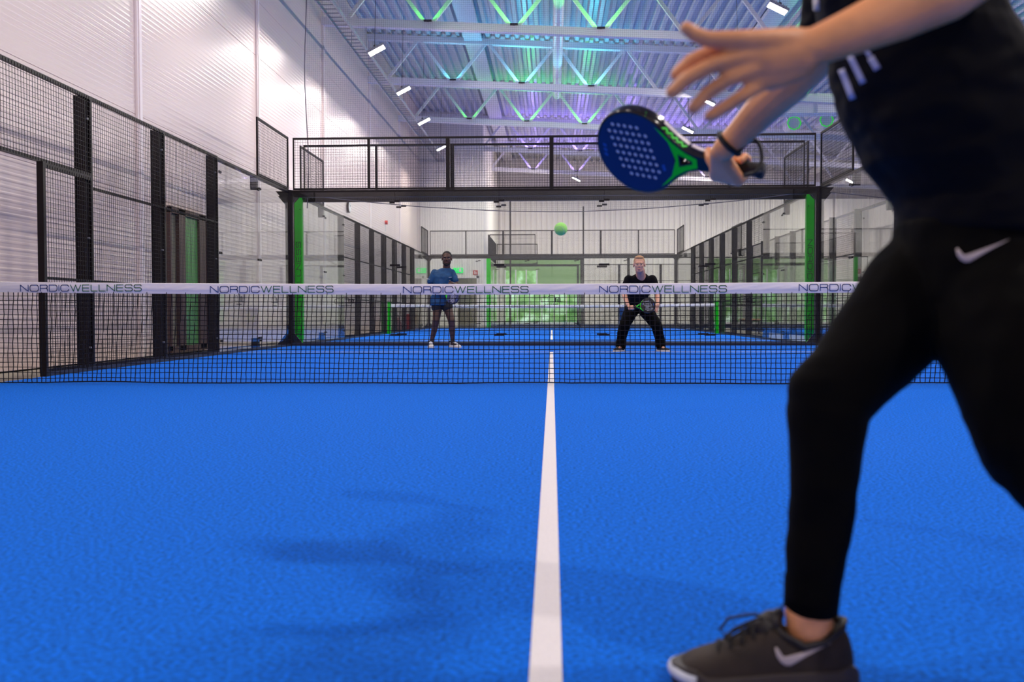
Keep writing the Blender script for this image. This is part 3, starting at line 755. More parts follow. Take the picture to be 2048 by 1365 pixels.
m = MB(); m.box((-.22, -.05, -.11), (.22, 0, .11)); m.build('sign_box', M['exitg'], t)
m = MB(); m.box((.04, -.056, -.07), (.16, -.05, .08)); m.bar((-.12, -.053, -.06), (-.04, -.053, .03), .03, .006); m.bar((-.04, -.053, .03), (.0, -.053, -.06), .03, .006); m.tube([(-.05, -.056, .065), (-.05, -.05, .065)], .02, 10); m.build('pictogram', M['signw'], t)
t = empty('fire_sign', (-3.42, YP-.02, 2.45), 'small red and white fire equipment sign right of the exit sign', 'sign')
m = MB(); m.box((-.1, -.02, -.1), (.1, 0, .1)); m.build('sign_plate', M['red'], t)
m = MB(); m.box((-.05, -.026, -.07), (-.01, -.02, .07)); m.box((.02, -.026, -.07), (.05, -.02, .03)); m.build('pictogram', M['signw'], t)
t = empty('wall_clock', (X0+.05, 19.3, 3.7), 'round wall clock high on the left wall', 'clock', None)
m = MB(); m.tube([(-.04, 0, 0), (.02, 0, 0)], .16, 28); m.build('case', M['post'], t)
m = MB(); m.tube([(.02, 0, 0), (.024, 0, 0)], .14, 28); m.build('dial', M['clock'], t)
m = MB(); m.bar((.028, 0, 0), (.028, .06, .06), .012, .004, up=(1,0,0)); m.bar((.028, 0, 0), (.028, -.02, .11), .008, .004, up=(1,0,0)); m.build('hands', M['post'], t)
t = empty('alarm_sounder', (X0+.05, 25.6, 3.85), 'small red alarm sounder high on the left wall', 'alarm')
m = MB(); m.tube([(-.05, 0, 0), (.04, 0, 0)], .07, 16); m.build('sounder_base', M['red'], t)
m = MB(); m.box((-.05, -.02, -.3), (-.03, .02, -.07)); m.build('conduit', M['signw'], t)
# floodlit objects on the strip by the left wall
M['peach'] = mat('peach_card', (0.62, 0.36, 0.22, 1), 0.7); M['redbag'] = mat('red_cloth', (0.50, 0.03, 0.025, 1), 0.7, bump=.2)
M['pinkc'] = mat('dusty_pink_cloth', (0.42, 0.22, 0.20, 1), 0.8); M['bluebin'] = mat('blue_plastic', (0.01, 0.10, 0.50, 1), 0.4); M['yel'] = mat('yellow_plastic', (0.70, 0.75, 0.10, 1), 0.5)
M['wood'] = mat('bench_wood', (0.50, 0.28, 0.14, 1), 0.5, var=.15, scale=12)
def bag(p, w, d, h, m_, label):
    t = empty('sports_bag', p, label, 'bag')
    m = MB(); rings = []
    for f in (0, .25, .6, .9, 1.0):
        k = 1 - .75*max(0, f-.25)**1.6/.65
        rings.append([Vector((w/2*k*c, d/2*k*s_, h*f)) for c, s_ in [(math.cos(a*math.pi/8), math.sin(a*math.pi/8)) for a in range(16)]])
    m.loft(rings); m.build('bag_body', m_, t, smooth=True)
    m = MB(); m.tube([(-w*.2, 0, h*.9), (-w*.1, 0, h*1.15), (w*.1, 0, h*1.15), (w*.2, 0, h*.9)], .012, 6); m.build('strap', M['post'], t)
bag((-5.42, 27.6, 0-.02), .42, .5, .62, M['redbag'], 'red sports bag standing by the left wall behind the far fence')
bag((-5.42, 25.2, -.02), .42, .5, .5, M['pinkc'], 'dusty pink bag standing by the left wall behind the far fence')
for k in range(2):
    t = empty('cardboard_box', (-5.45, 28.9+k*.62, -.02), 'peach coloured box by the left wall, %s of the two' % ('nearer', 'farther')[k], 'box', 'boxes by the left wall')
    m = MB(); m.box((-.2, -.24, 0), (.2, .24, .62-.06*k)); m.build('box_body', M['peach'], t)
    m = MB(); m.box((-.03, -.243, .02), (.03, .243, .625-.06*k)); m.build('tape', M['khaki'], t)
t = empty('ball_bin', (3.15, 33.6, 0), 'blue upright bin with yellow patches beyond the second court', 'bin')
m = MB(); m.box((-.22, -.2, .05), (.22, .2, .86)); m.box((-.24, -.22, .86), (.24, .22, .93)); m.build('bin_body', M['bluebin'], t)
m = MB(); m.box((-.15, -.212, .25), (-.02, -.2, .5)); m.box((.04, -.212, .25), (.19, -.2, .66)); m.build('patch', M['yel'], t)
m = MB(); m.tube([(-.2, .15, .05), (-.16, .15, .05)], .05, 12); m.tube([(.16, .15, .05), (.2, .15, .05)], .05, 12); m.build('wheel', M['post'], t)
t = empty('bench', (6.1, 21.6, -.02), 'low bench with wooden seat between the second and the neighbouring court', 'bench')
m = MB(); m.box((-.2, -.7, .42), (-.02, .7, .46)); m.box((.02, -.7, .42), (.2, .7, .46)); m.build('seat', M['wood'], t)
for sy in (-.6, .6):
    m = MB(); m.box((-.18, sy-.02, 0), (-.14, sy+.02, .42)); m.box((.14, sy-.02, 0), (.18, sy+.02, .42)); m.box((-.18, sy-.02, .38), (.18, sy+.02, .42)); m.build('leg', M['post'], t)
# rectangular duct and round outlets on the right
m = MB(); m.box((7.0, 22.6, 6.95), (X1, 23.2, 7.55)); 
for k in range(14): m.box((7.2+k*1.2, 22.58, 6.93), (7.23+k*1.2, 23.22, 7.57))
tag(m.build('rectangular_duct', M['duct']), 'large rectangular white duct crossing under the roof at the right', 'duct')
m = MB(); 
M['rim_glow'] = mat('green_rim_glow', (0.02, 0.6, 0.03, 1), .5, emit=(0.02, 1, 0.03, 1), est=.45)  # green uplight on the outlet rims, put in as emission
for k, (x, z) in enumerate(((9.1, 7.75), (10.3, 7.85), (12.6, 7.7))):
    t = empty('round_outlet', (x, 28.4, z), 'round ventilation outlet with painted green rim glow under the roof, %s from the left' % ORD[k], 'ventilation outlet', 'round outlets')
    m = MB(); m.tube([(0, 0, 0), (0, .8, 0)], .24, 24); m.build('drum', M['duct'], t, smooth=False)
    m = MB(); m.tube([(.25*math.cos(a*math.pi/4), -.02, .25*math.sin(a*math.pi/4)) for a in range(8)], .02, 6, closed=True); m.build('rim', M['rim_glow'], t)
    m = MB(); m.bar((-.1, .4, .2), (-.5, .4, .9), .08); m.bar((.1, .4, .2), (.5, .4, .9), .08); m.build('hanger', M['steelw'], t)
# ball in flight
bp = P(1122, 458.5, 4.80)
t = empty('padel_ball', bp, 'bright green ball in flight above the net', 'ball')
m = MB(); m.ell((0,0,0), .0325, .0325, .0325, seg=40, rings=24); m.build('felt_body', M['ball'], t, smooth=True)
m = MB(); pts = []
for k in range(80):
    a = 2*math.pi*k/80; x = .75*math.cos(a)+.25*math.cos(3*a); y = .75*math.sin(a)-.25*math.sin(3*a); z = 2*math.sqrt(.75*.25)*math.sin(2*a)
    pts.append(Matrix.Rotation(.7, 3, 'X') @ Matrix.Rotation(.5, 3, 'Z') @ Vector((x, y, z)).normalized() * .0325)
m.tube(pts, .0011, 6, closed=True); m.build('seam', M['seam'], t, smooth=True)
# ------------------------------------------------------------------ rackets
M['rk_blue'] = mat('racket_face_blue', (0.004, 0.016, 0.11, 1), 0.45)
M['rk_black'] = mat('racket_frame_black', (0.010, 0.008, 0.010, 1), 0.14, spec=0.6)
M['rk_green'] = mat('racket_green', (0.008, 0.85, 0.012, 1), 0.4, spec=.3)
M['rk_core'] = mat('racket_foam_core', (0.86, 0.88, 0.95, 1), 0.8)
M['rk_white'] = mat('racket_painted_highlight', (0.85, 0.78, 0.82, 1), 0.3)
M['rk_grip'] = mat('racket_grip', (0.010, 0.009, 0.010, 1), 0.7, bump=.3, scale=90)
M['rk_bl2'] = mat('racket_print_blue', (0.02, 0.10, 0.45, 1), 0.4)
def curve2d(name, outer, holes, depth, mtl, parent, z=0.0, bevel=0.0):
    cu = bpy.data.curves.new(name, 'CURVE'); cu.dimensions = '2D'; cu.fill_mode = 'BOTH'; cu.extrude = depth/2; cu.bevel_depth = bevel; cu.bevel_resolution = 2
    for poly in [outer] + holes:
        sp = cu.splines.new('POLY'); sp.points.add(len(poly)-1)
        for i, (x, y) in enumerate(poly): sp.points[i].co = (x, y, 0, 1)
        sp.use_cyclic_u = True
    o = bpy.data.objects.new(name, cu); COL.objects.link(o)
    dg = bpy.context.evaluated_depsgraph_get(); dg.update()
    me = bpy.data.meshes.new_from_object(o.evaluated_get(dg)); bpy.data.objects.remove(o); bpy.data.curves.remove(cu)
    me.name = name; me.materials.clear(); me.materials.append(mtl)
    o = bpy.data.objects.new(name, me); COL.objects.link(o); o.parent = parent; o.location = (0, 0, z); return o
def racket(Mx, label, grid=True, accent='rk_blue', zig=True):
    """local x: from head towards butt, y: across the face, z: face normal. Head centre at the origin"""
    t = empty('padel_racket', (0, 0, 0), label, 'racket'); t.matrix_world = Mx
    def outline(k, n=64, sh=0.0):
        return [((.118*math.cos(2*math.pi*i/n))*k - .008, .124*math.sin(2*math.pi*i/n)*k) for i in range(n)]
    TH = .036
    out = outline(1.0)
    m = MB(); n = len(out)
    prof = [(1.0, -.30), (1.0, .30), (.985, .46), (.95, .5), (.915, .49), (.915, -.49), (.95, -.5), (.985, -.46)]
    vs = []
    for i in range(n):
        for (k, z) in prof:
            ox, oy = out[i]; vs.append(((ox+.008)*k-.008, oy*k, z*TH))
    fs = []; q = len(prof)
    for i in range(n):
        j = (i+1) % n
        for k in range(q):
            l = (k+1) % q; fs.append((i*q+k, j*q+k, j*q+l, i*q+l))
    m.add(vs, fs); m.build('frame', M['rk_black'], t, smooth=True)
    holes = []
    for j, (xs_, cnt) in enumerate(((-.066, 5), (-.079, 7), (-.073, 7), (-.068, 7), (-.063, 7), (-.057, 7), (-.052, 7), (-.030, 5))):
        for c_ in range(cnt):
            hx, hy = xs_ + c_*.0178, .077 - .0205*j
            holes.append([(hx + .0056*math.cos(2*math.pi*k/14), hy + .0056*math.sin(2*math.pi*k/14)) for k in range(14)])
    for sg in (-1, 1): curve2d('face', outline(.935), holes, .0016, M[accent], t, z=sg*(.5*TH-.0010))
    curve2d('foam_core', outline(.92), [], TH-.0044, M['rk_core'], t)
    half = [(.050, .099), (.075, .080), (.105, .052), (.135, .030), (.165, .0195), (.205, .0165)]
    inner = [(.085, -.050), (.1035, 0), (.085, .050)]
    arms = half + [(x, -y) for x, y in half[::-1]] + inner
    hole = [(.118, .017), (.152, .004), (.152, -.004), (.118, -.017)]
    curve2d('throat', arms, [hole], TH*.80, M['rk_black'], t, bevel=.003)
    hg = [(.058, .088), (.077, .074), (.105, .047), (.135, .026), (.168, .0125)]
    for sg in (-1, 1):
        curve2d('green_trim', hg + [(x, -y) for x, y in hg[::-1]] + [(.092, -.050), (.109, 0), (.092, .050)], [[(x-.002 if x < .13 else x+.003, y*1.12) for x, y in hole]], .0010, M['rk_green'], t, z=sg*(.5*TH*.8 + .0036))
        m = MB(); z = sg*(.5*TH + .0004)
        for k in range(3):
            m.add([(-.104, -.02+k*.014, z), (-.094, -.024+k*.014, z), (-.094, -.015+k*.014, z), (-.104, -.012+k*.014, z)], [(0,1,2,3)])
        m.add([(.066, -.022, z), (.074, -.018, z), (.078, -.036, z), (.070, -.040, z)], [(0,1,2,3)])
        m.build('face_print', M['rk_bl2'], t)
    if zig:
        for sg in (-1, 1):
            def off(u, dz, k=.0052):
                P0 = [(.028, .1175), (.050, .1055), (.075, .0865), (.105, .0585), (.135, .0365), (.165, .0255), (.195, .0215)]
                f = u*(len(P0)-1); i = min(int(f), len(P0)-2); f -= i
                return (P0[i][0]*(1-f)+P0[i+1][0]*f, sg*(P0[i][1]*(1-f)+P0[i+1][1]*f), dz)
            m = MB(); last = None
            for i in range(19):
                pt_ = off(.02 + i*.036, .013 if i % 2 else .001)
                if last: m.bar(last, pt_, .0016, .0050)
                last = pt_
            m.build('rim_lettering', M['rk_green'], t)
            w = MB()  # white strip along the rim, lamp highlights built in as pale colour
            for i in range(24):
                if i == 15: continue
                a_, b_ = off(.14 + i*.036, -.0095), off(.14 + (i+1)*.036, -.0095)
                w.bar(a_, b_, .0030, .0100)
            w.build('rim_highlight', M['rk_white'], t)
    # handle and butt cap
    m = MB(); rings = []
    for x, r1, r2 in ((.195, .014, .017), (.21, .0155, .0175), (.24, .0155, .0175), (.30, .0155, .0175), (.318, .0165, .0185), (.326, .019, .021), (.335, .0185, .0205)):
        rings.append([Vector((x, r2*math.cos(2*math.pi*k/12), r1*math.sin(2*math.pi*k/12))) for k in range(12)])
    m.loft(rings); m.build('grip', M['rk_grip'], t, smooth=True)
    return t
# ------------------------------------------------------------------ heads
SK_D = mat('dark_skin', (0.085, 0.036, 0.022, 1), 0.5, var=.08, scale=20)
SK_L = mat('fair_skin', (0.64, 0.33, 0.22, 1), 0.5, var=.06, scale=20)
SK_P = mat('player_skin', (0.84, 0.36, 0.155, 1), 0.42, var=.12, scale=14, bump=.15)
EYEW = mat('eye_white', (0.7, 0.66, 0.62, 1), 0.3); EYED = mat('eye_iris', (0.02, 0.02, 0.025, 1), 0.2)
def head_matrix(c, fwd, up=(0, 0, 1), s=1.0):
    f = Vector(fwd).normalized(); u = Vector(up); r = f.cross(u).normalized(); u = r.cross(f)
    m_ = Matrix((r, f, u)).transposed(); return m_, Vector(c), s
def head_pieces(mb, c, fwd, s=1.0, jaw=1.0):
    R, c, _ = head_matrix(c, fwd)
    L = lambda x, y, z: c + R @ Vector((x, y, z)) * s
    E_ = lambda p, a, b, d: mb.ell(L(*p), a*s, b*s, d*s, R)
    E_((0, -.010, .040), .076, .094, .082)            # skull
    E_((0, .030, -.018), .062, .064, .082)            # face
    E_((0, .048, -.075), .040*jaw, .036, .034)        # chin
    E_((-.034*jaw, .022, -.062), .024, .040, .032); E_((.034*jaw, .022, -.062), .024, .040, .032)
    E_((0, .078, .030), .056, .022, .016)             # brow ridge
    E_((-.036, .070, -.015), .022, .020, .018); E_((.036, .070, -.015), .022, .020, .018)   # cheeks
    mb.chain([L(0, .088, .018), L(0, .104, -.016), L(0, .098, -.024)], [.008*s, .013*s, .012*s])    # nose
    E_((-.013, .096, -.026), .008, .009, .007); E_((.013, .096, -.026), .008, .009, .007)
    E_((0, .090, -.052), .022, .010, .006); E_((0, .088, -.062), .019, .010, .007)   # lips
    for sx in (-1, 1):
        mb.ell(L(sx*.078, -.004, -.002), .010*s, .018*s, .031*s, R)   # ears
def head_parts(parent, c, fwd, s, hair, hairkind, lip, glasses=False, beard=None):
    R, c, _ = head_matrix(c, fwd)
    L = lambda x, y, z: c + R @ Vector((x, y, z)) * s
    for sx in (-1, 1):
        m = MB(); m.ell(L(sx*.031, .0795, .006), .011*s, .011*s, .0070*s, R, 14, 10); m.build('eye', EYEW, parent, smooth=True)
        m = MB(); m.ell(L(sx*.031, .0895, .006), .0062*s, .003*s, .0068*s, R, 12, 8); m.build('iris', EYED, parent, smooth=True)
        m = MB(); m.tube([L(sx*.014, .096, .021), L(sx*.030, .0985, .028), L(sx*.050, .086, .022)], .004*s, 6); m.build('eyebrow', hair, parent, smooth=True)
    m = MB(); m.ell(L(0, .0985, -.0535), .021*s, .005*s, .0042*s, R); m.ell(L(0, .097, -.0615), .018*s, .005*s, .0048*s, R); m.build('lips', lip, parent, smooth=True)
    # hair cap
    m = MB(); E_ = lambda p, a, b, d: m.ell(L(*p), a*s, b*s, d*s, R, 24, 16)
    E_((0, -.022, .050), .080, .095, .083)
    if hairkind == 'top': E_((0, .02, .105), .058, .062, .026); E_((0, -.01, .100), .064, .072, .036)
    E_((0, -.055, .0), .066, .052, .070)
    fuse(m, 'hair', hair, parent, voxel=.006*s, smooth=2, wrinkle=.0015, wscale=70)
    if beard:
        m = MB(); m.chain([L(-.060, .02, -.03), L(-.048, .055, -.075), L(0, .078, -.095), L(.048, .055, -.075), L(.060, .02, -.03)], [.010*s, .016*s, .016*s, .016*s, .010*s])
        m.chain([L(-.022, .096, -.048), L(0, .103, -.042), L(.022, .096, -.048)], [.005*s]*3)
        fuse(m, 'beard', beard, parent, voxel=.006*s, smooth=2)
    if glasses:
        m = MB()
        for sx in (-1, 1):
            m.tube([L(sx*.033 + .021*math.cos(a*math.pi/6), .106, .004 + .015*math.sin(a*math.pi/6)) for a in range(12)], .0014*s, 6, closed=True)
            m.tube([L(sx*.054, .104, .008), L(sx*.080, .0, .010)], .0014*s, 6)
        m.tube([L(-.012, .107, .008), L(.012, .107, .008)], .0014*s, 6)
        m.build('glasses', M['galv'], parent)
def finger_hand(mb, wrist, fwd, side, curl=0.6, s=1.0, thumb=1, spread=.12, tips=None):
    """palm and five fingers. fwd: wrist to knuckles, side: towards the thumb; palm faces side x fwd"""
    f = Vector(fwd).normalized(); sd = Vector(side); sd = (sd - f*sd.dot(f)).normalized(); nrm = sd.cross(f) * thumb
    w = Vector(wrist)
    for k in range(4):
        off = (.028 - k*.0187)*s
        kn = w + f*(.090 - .004*abs(k-1))*s + sd*off
        mb.chain([w + sd*off*.55, kn], [.0165*s, .0125*s])
        ln = (.040, .045, .042, .033)[k]*s; d = (f + sd*(spread*(1.4-k))).normalized(); p = kn; rr = (.0095, .0095, .009, .008)[k]*s; pts = [p]; rs = [rr*1.15]
        for j, fr in enumerate((1, .62, .5)):
            a = curl*(j+.6)*.85
            dd = (d*math.cos(a) + nrm*math.sin(a)).normalized(); p = p + dd*ln*fr; pts.append(p); rs.append(rr*(1 - .08*(j+1)))
        mb.chain(pts, rs, 10)
    b = w + f*.022*s + sd*.022*s
    mb.chain([b, b + (f*.5 + sd*.75 + nrm*.35).normalized()*.042*s, b + (f*.5 + sd*.75 + nrm*.35).normalized()*.042*s + (f*.85 + sd*.3 + nrm*.35).normalized()*.032*s, b + (f*.5 + sd*.75 + nrm*.35).normalized()*.042*s + (f*.9 + sd*.05 + nrm*.5).normalized()*.060*s], [.016*s, .013*s, .0115*s, .0095*s], 10)
def wrap_hand(mb, Mr, x0, wrist, s=1.0, flip=1, ang0=-40):
    """hand closed around a racket grip (racket matrix Mr), knuckle line along the grip from x0"""
    G = lambda x, ang, r: Mr @ Vector((x, r*math.cos(math.radians(ang)), r*math.sin(math.radians(ang))))
    w = Vector(wrist)
    for k in range(4):
        x = x0 + k*.0195; pts = []; rs = []
        for a in range(6): pts.append(G(x - .004*a*0, ang0 + flip*a*46, .0275)); rs.append((.0115, .011, .0100, .0095, .009, .0085)[a]*s)
        mb.chain(pts, rs, 10)
        mb.chain([w, G(x, ang0 - flip*35, .034), pts[0]], [.020*s, .0165*s, .0125*s], 12)
    b = G(x0 + .01, ang0 - flip*70, .034)
    mb.chain([w, b, G(x0 - .018, ang0 - flip*110, .029), G(x0 - .035, ang0 - flip*165, .026), G(x0 - .040, ang0 - flip*215, .0255)], [.020*s, .017*s, .0135*s, .012*s, .0105*s], 10)
def ring(c, ax, ay, n=28, p=2.0):
    c = Vector(c); out = []
    for k in range(n):
        a = 2*math.pi*k/n; ca, sa = math.cos(a), math.sin(a)
        out.append(c + ax*(abs(ca)**(2/p)*(1 if ca >= 0 else -1)) + ay*(abs(sa)**(2/p)*(1 if sa >= 0 else -1)))
    return out
def torso(mb, secs, n=28, p=2.3):
    """secs: (centre, half width vector, half depth vector)"""
    mb.loft([ring(c, Vector(a), Vector(b), n, p) for c, a, b in secs])
# ------------------------------------------------------------------ far shoe
def shoe(parent, heel, toe, wid, hgt, um, sm, name='shoe', lace=None):
    h, t_ = Vector(heel), Vector(toe); d = (t_-h); L = d.length; d.normalize(); s_ = Vector((0,0,1)).cross(d).normalized(); z = Vector((0,0,1))
    root = empty(name, h); root.parent = parent
    root.location = h - parent.location
    sec = [(0, .30, .72), (.06, .36, .95), (.2, .42, 1.0), (.36, .42, .95), (.52, .46, .72), (.68, .52, .52), (.84, .50, .42), (.95, .36, .34), (1.0, .16, .22)]
    m = MB(); rs = []
    for f, w, hh in sec:
        c = d*(L*f) + z*(.016); rs.append([c + s_*(w*wid*math.cos(a)) + z*(max(0, math.sin(a))*hgt*hh - (0 if math.sin(a) >= 0 else .004)) for a in [2*math.pi*k/20 for k in range(20)]])
    m.loft(rs); m.build('upper', um, root, smooth=True)
    m = MB(); rs = []
    for f, w, hh in [(-.03, .2, 0), (0, .36, 0)] + sec[1:-1] + [(1.0, .24, 0), (1.03, .1, 0)]:
        rs.append([h*0 + d*(L*f) + s_*(w*1.1*wid*cx_) + z*zz for cx_, zz in ((-1, .001), (1, .001), (1.04, .012), (1, .026), (-1, .026), (-1.04, .012))])
    m.loft(rs); m.build('sole', sm, root, smooth=False)
    if lace:
        m = MB()
        for k in range(4):
            f = .42 + k*.08; hh = (.93 - k*.11)*hgt + .018
            m.tube([d*(L*f) - s_*wid*.3 + z*hh*.82, d*(L*f) + z*hh, d*(L*(f+.03)) + s_*wid*.3 + z*hh*.82], .0035, 6)
        m.build('laces', lace, root)
    return root
# ------------------------------------------------------------------ person: blue shirt
M['shirt_blue'] = mat('blue_sports_cloth', (0.004, 0.062, 0.17, 1), 0.7, var=.25, scale=18, bump=.3)
M['shorts'] = mat('dark_shorts_cloth', (0.012, 0.010, 0.013, 1), 0.8)
M['hair_d'] = mat('black_hair', (0.010, 0.008, 0.008, 1), 0.8)
M['hair_b'] = mat('ginger_blond_hair', (0.48, 0.27, 0.13, 1), 0.8)
M['lipd'] = mat('lips_dark', (0.16, 0.06, 0.05, 1), 0.5); M['lipl'] = mat('lips_pale', (0.45, 0.16, 0.14, 1), 0.5)
M['shoe_w'] = mat('white_shoe', (0.72, 0.66, 0.62, 1), 0.5); M['shoe_k'] = mat('black_shoe', (0.015, 0.012, 0.012, 1), 0.6)
M['tee_k'] = mat('black_cloth', (0.0030, 0.0026, 0.0042, 1), 0.8, bump=.2, scale=14, spec=.12)
M['trouser_k'] = mat('black_trouser_cloth', (0.0018, 0.0014, 0.0014, 1), 0.8, bump=.2, scale=12, spec=.08)
V = Vector
def person_blue():
    D = 17.45; base = P(891, 694.5, D); base.z = 0
    t = empty('person', base, 'person in a blue T-shirt, dark shorts and white shoes holding a racket behind the net', 'person')
    Q = lambda x, y, z: V((x, y, z))
    b = MB()
    hc = Q(.035, -.04, 1.598); hf = V((.06, -1, .02)); head_pieces(b, hc, hf, 1.12)
    b.chain([Q(.02, .01, 1.40), Q(.030, -.01, 1.52)], [.070, .064])
    # trunk
    torso(b, [(Q(-.06, .02, .80), (.14, .02, 0), (0, .095, 0)), (Q(-.06, .02, .95), (.12, .02, 0), (0, .085, 0)), (Q(-.045, .005, 1.15), (.125, .02, 0), (0, .085, 0)), (Q(-.03, 0, 1.30), (.14, .02, 0), (0, .08, 0)), (Q(0, 0, 1.40), (.09, .01, 0), (0, .055, 0))])
    # legs
    b.chain([Q(-.13, .02, .80), Q(-.165, -.05, .50), Q(-.20, -.005, .33), Q(-.255, .03, .12), Q(-.265, .03, .06)], [.094, .066, .056, .038, .036])
    b.chain([Q(.02, .02, .80), Q(.115, -.06, .50), Q(.125, -.02, .33), Q(.125, .04, .12), Q(.12, .04, .06)], [.094, .066, .056, .038, .036])
    b.chain([Q(-.265, .03, .06), Q(-.27, -.10, .045)], [.036, .03]); b.chain([Q(.12, .04, .06), Q(.20, -.05, .045)], [.036, .03])
    # arms
    rm = Matrix((V((.80, -.28, -.52)).normalized(), V((.42, .35, .66)).normalized(), V((0, -1, 0)))).transposed()
    xa = V((.78, -.30, -.36)).normalized(); za = V((-.25, -.93, .28)); za = (za - xa*za.dot(xa)).normalized(); ya = za.cross(xa)
    # racket frame: local x points from head to butt -> opposite of xa
    Rm = Matrix((-xa, -ya, za)).transposed().to_4x4(); headc = Q(.165, -.33, .90); Rm.translation = headc
    sL, eL, wL = Q(-.185, .0, 1.345), Q(-.282, -.03, 1.10), None
    gripc = Rm @ V((.25, 0, 0))
    wL = gripc + V((-.055, .05, .03))
    b.chain([sL, Q(-.238, -.01, 1.26), eL], [.042, .045, .040]); b.chain([eL, (eL+wL)/2, wL], [.041, .037, .028])
    wrap_hand(b, Rm, .215, wL, .95, flip=1, ang0=60)
    sR, eR, wR = Q(.13, .0, 1.345), Q(.215, -.06, 1.12), Q(.14, -.24, 1.16)
    b.chain([sR, Q(.185, -.03, 1.24), eR], [.040, .043, .040]); b.chain([eR, wR], [.040, .028]); finger_hand(b, wR, V((-.35, -.75, -.3)), V((-.3, 0, 1)), .9, .95)
    fuse(b, 'body', SK_D, t, voxel=.0075, smooth=3)
    head_parts(t, hc, hf, 1.12, M['hair_d'], 'short', M['lipd'], beard=M['hair_d'])
    # shirt
    m = MB()
    torso(m, [(Q(-.085, .02, .765), (.20, .02, 0), (0, .145, 0)), (Q(-.08, .02, .90), (.19, .02, 0), (0, .14, 0)), (Q(-.055, .005, 1.10), (.160, .02, 0), (0, .13, 0)), (Q(-.035, 0, 1.28), (.180, .02, 0), (0, .12, 0)), (Q(-.025, 0, 1.37), (.165, .01, 0), (0, .09, 0)), (Q(.015, 0, 1.44), (.085, .01, 0), (0, .07, 0))], p=2.5)
    m.chain([Q(-.19, 0, 1.365), Q(-.24, -.01, 1.26), Q(-.27, -.02, 1.195)], [.056, .064, .062]); m.chain([Q(.135, 0, 1.365), Q(.19, -.04, 1.215)], [.055, .059])
    fuse(m, 'shirt', M['shirt_blue'], t, voxel=.011, smooth=3, wrinkle=.012, wscale=9)
    m = MB(); torso(m, [(Q(-.075, .02, .90), (.165, .02, 0), (0, .125, 0)), (Q(-.075, .02, .78), (.185, .02, 0), (0, .135, 0))])
    m.chain([Q(-.14, .02, .80), Q(-.155, -.005, .735)], [.118, .104]); m.chain([Q(.015, .02, .80), Q(.035, -.005, .735)], [.118, .104])
    fuse(m, 'shorts', M['shorts'], t, voxel=.012, smooth=3)
    m = MB(); m.tube([Q(.08, -.135, 1.265), Q(.13, -.13, 1.27)], .004, 6); m.tube([Q(-.33, -.075, 1.245), Q(-.27, -.10, 1.235)], .0045, 6); m.build('chest_print', M['signw'], t)
    m = MB()
    for k in range(2): m.tube([V(((-.268 if k == 0 else .12) + .05*math.cos(a*.524), .03 + .05*math.sin(a*.524), .115)) for a in range(12)], .011, 6, closed=True)
    m.build('sock_edge', M['shorts'], t)
    shoe(t, base + V((-.285, .075, 0)), base + V((-.235, -.19, 0)), .105, .10, M['shoe_w'], M['shoe_w'], lace=M['rk_core'])
    shoe(t, base + V((.085, .09, 0)), base + V((.275, -.10, 0)), .105, .10, M['shoe_w'], M['shoe_w'], lace=M['rk_core'])
    Rw = Matrix.Translation(base) @ Rm
    racket(Rw, 'dark racket with green edge held by the person in blue behind the net', zig=False)
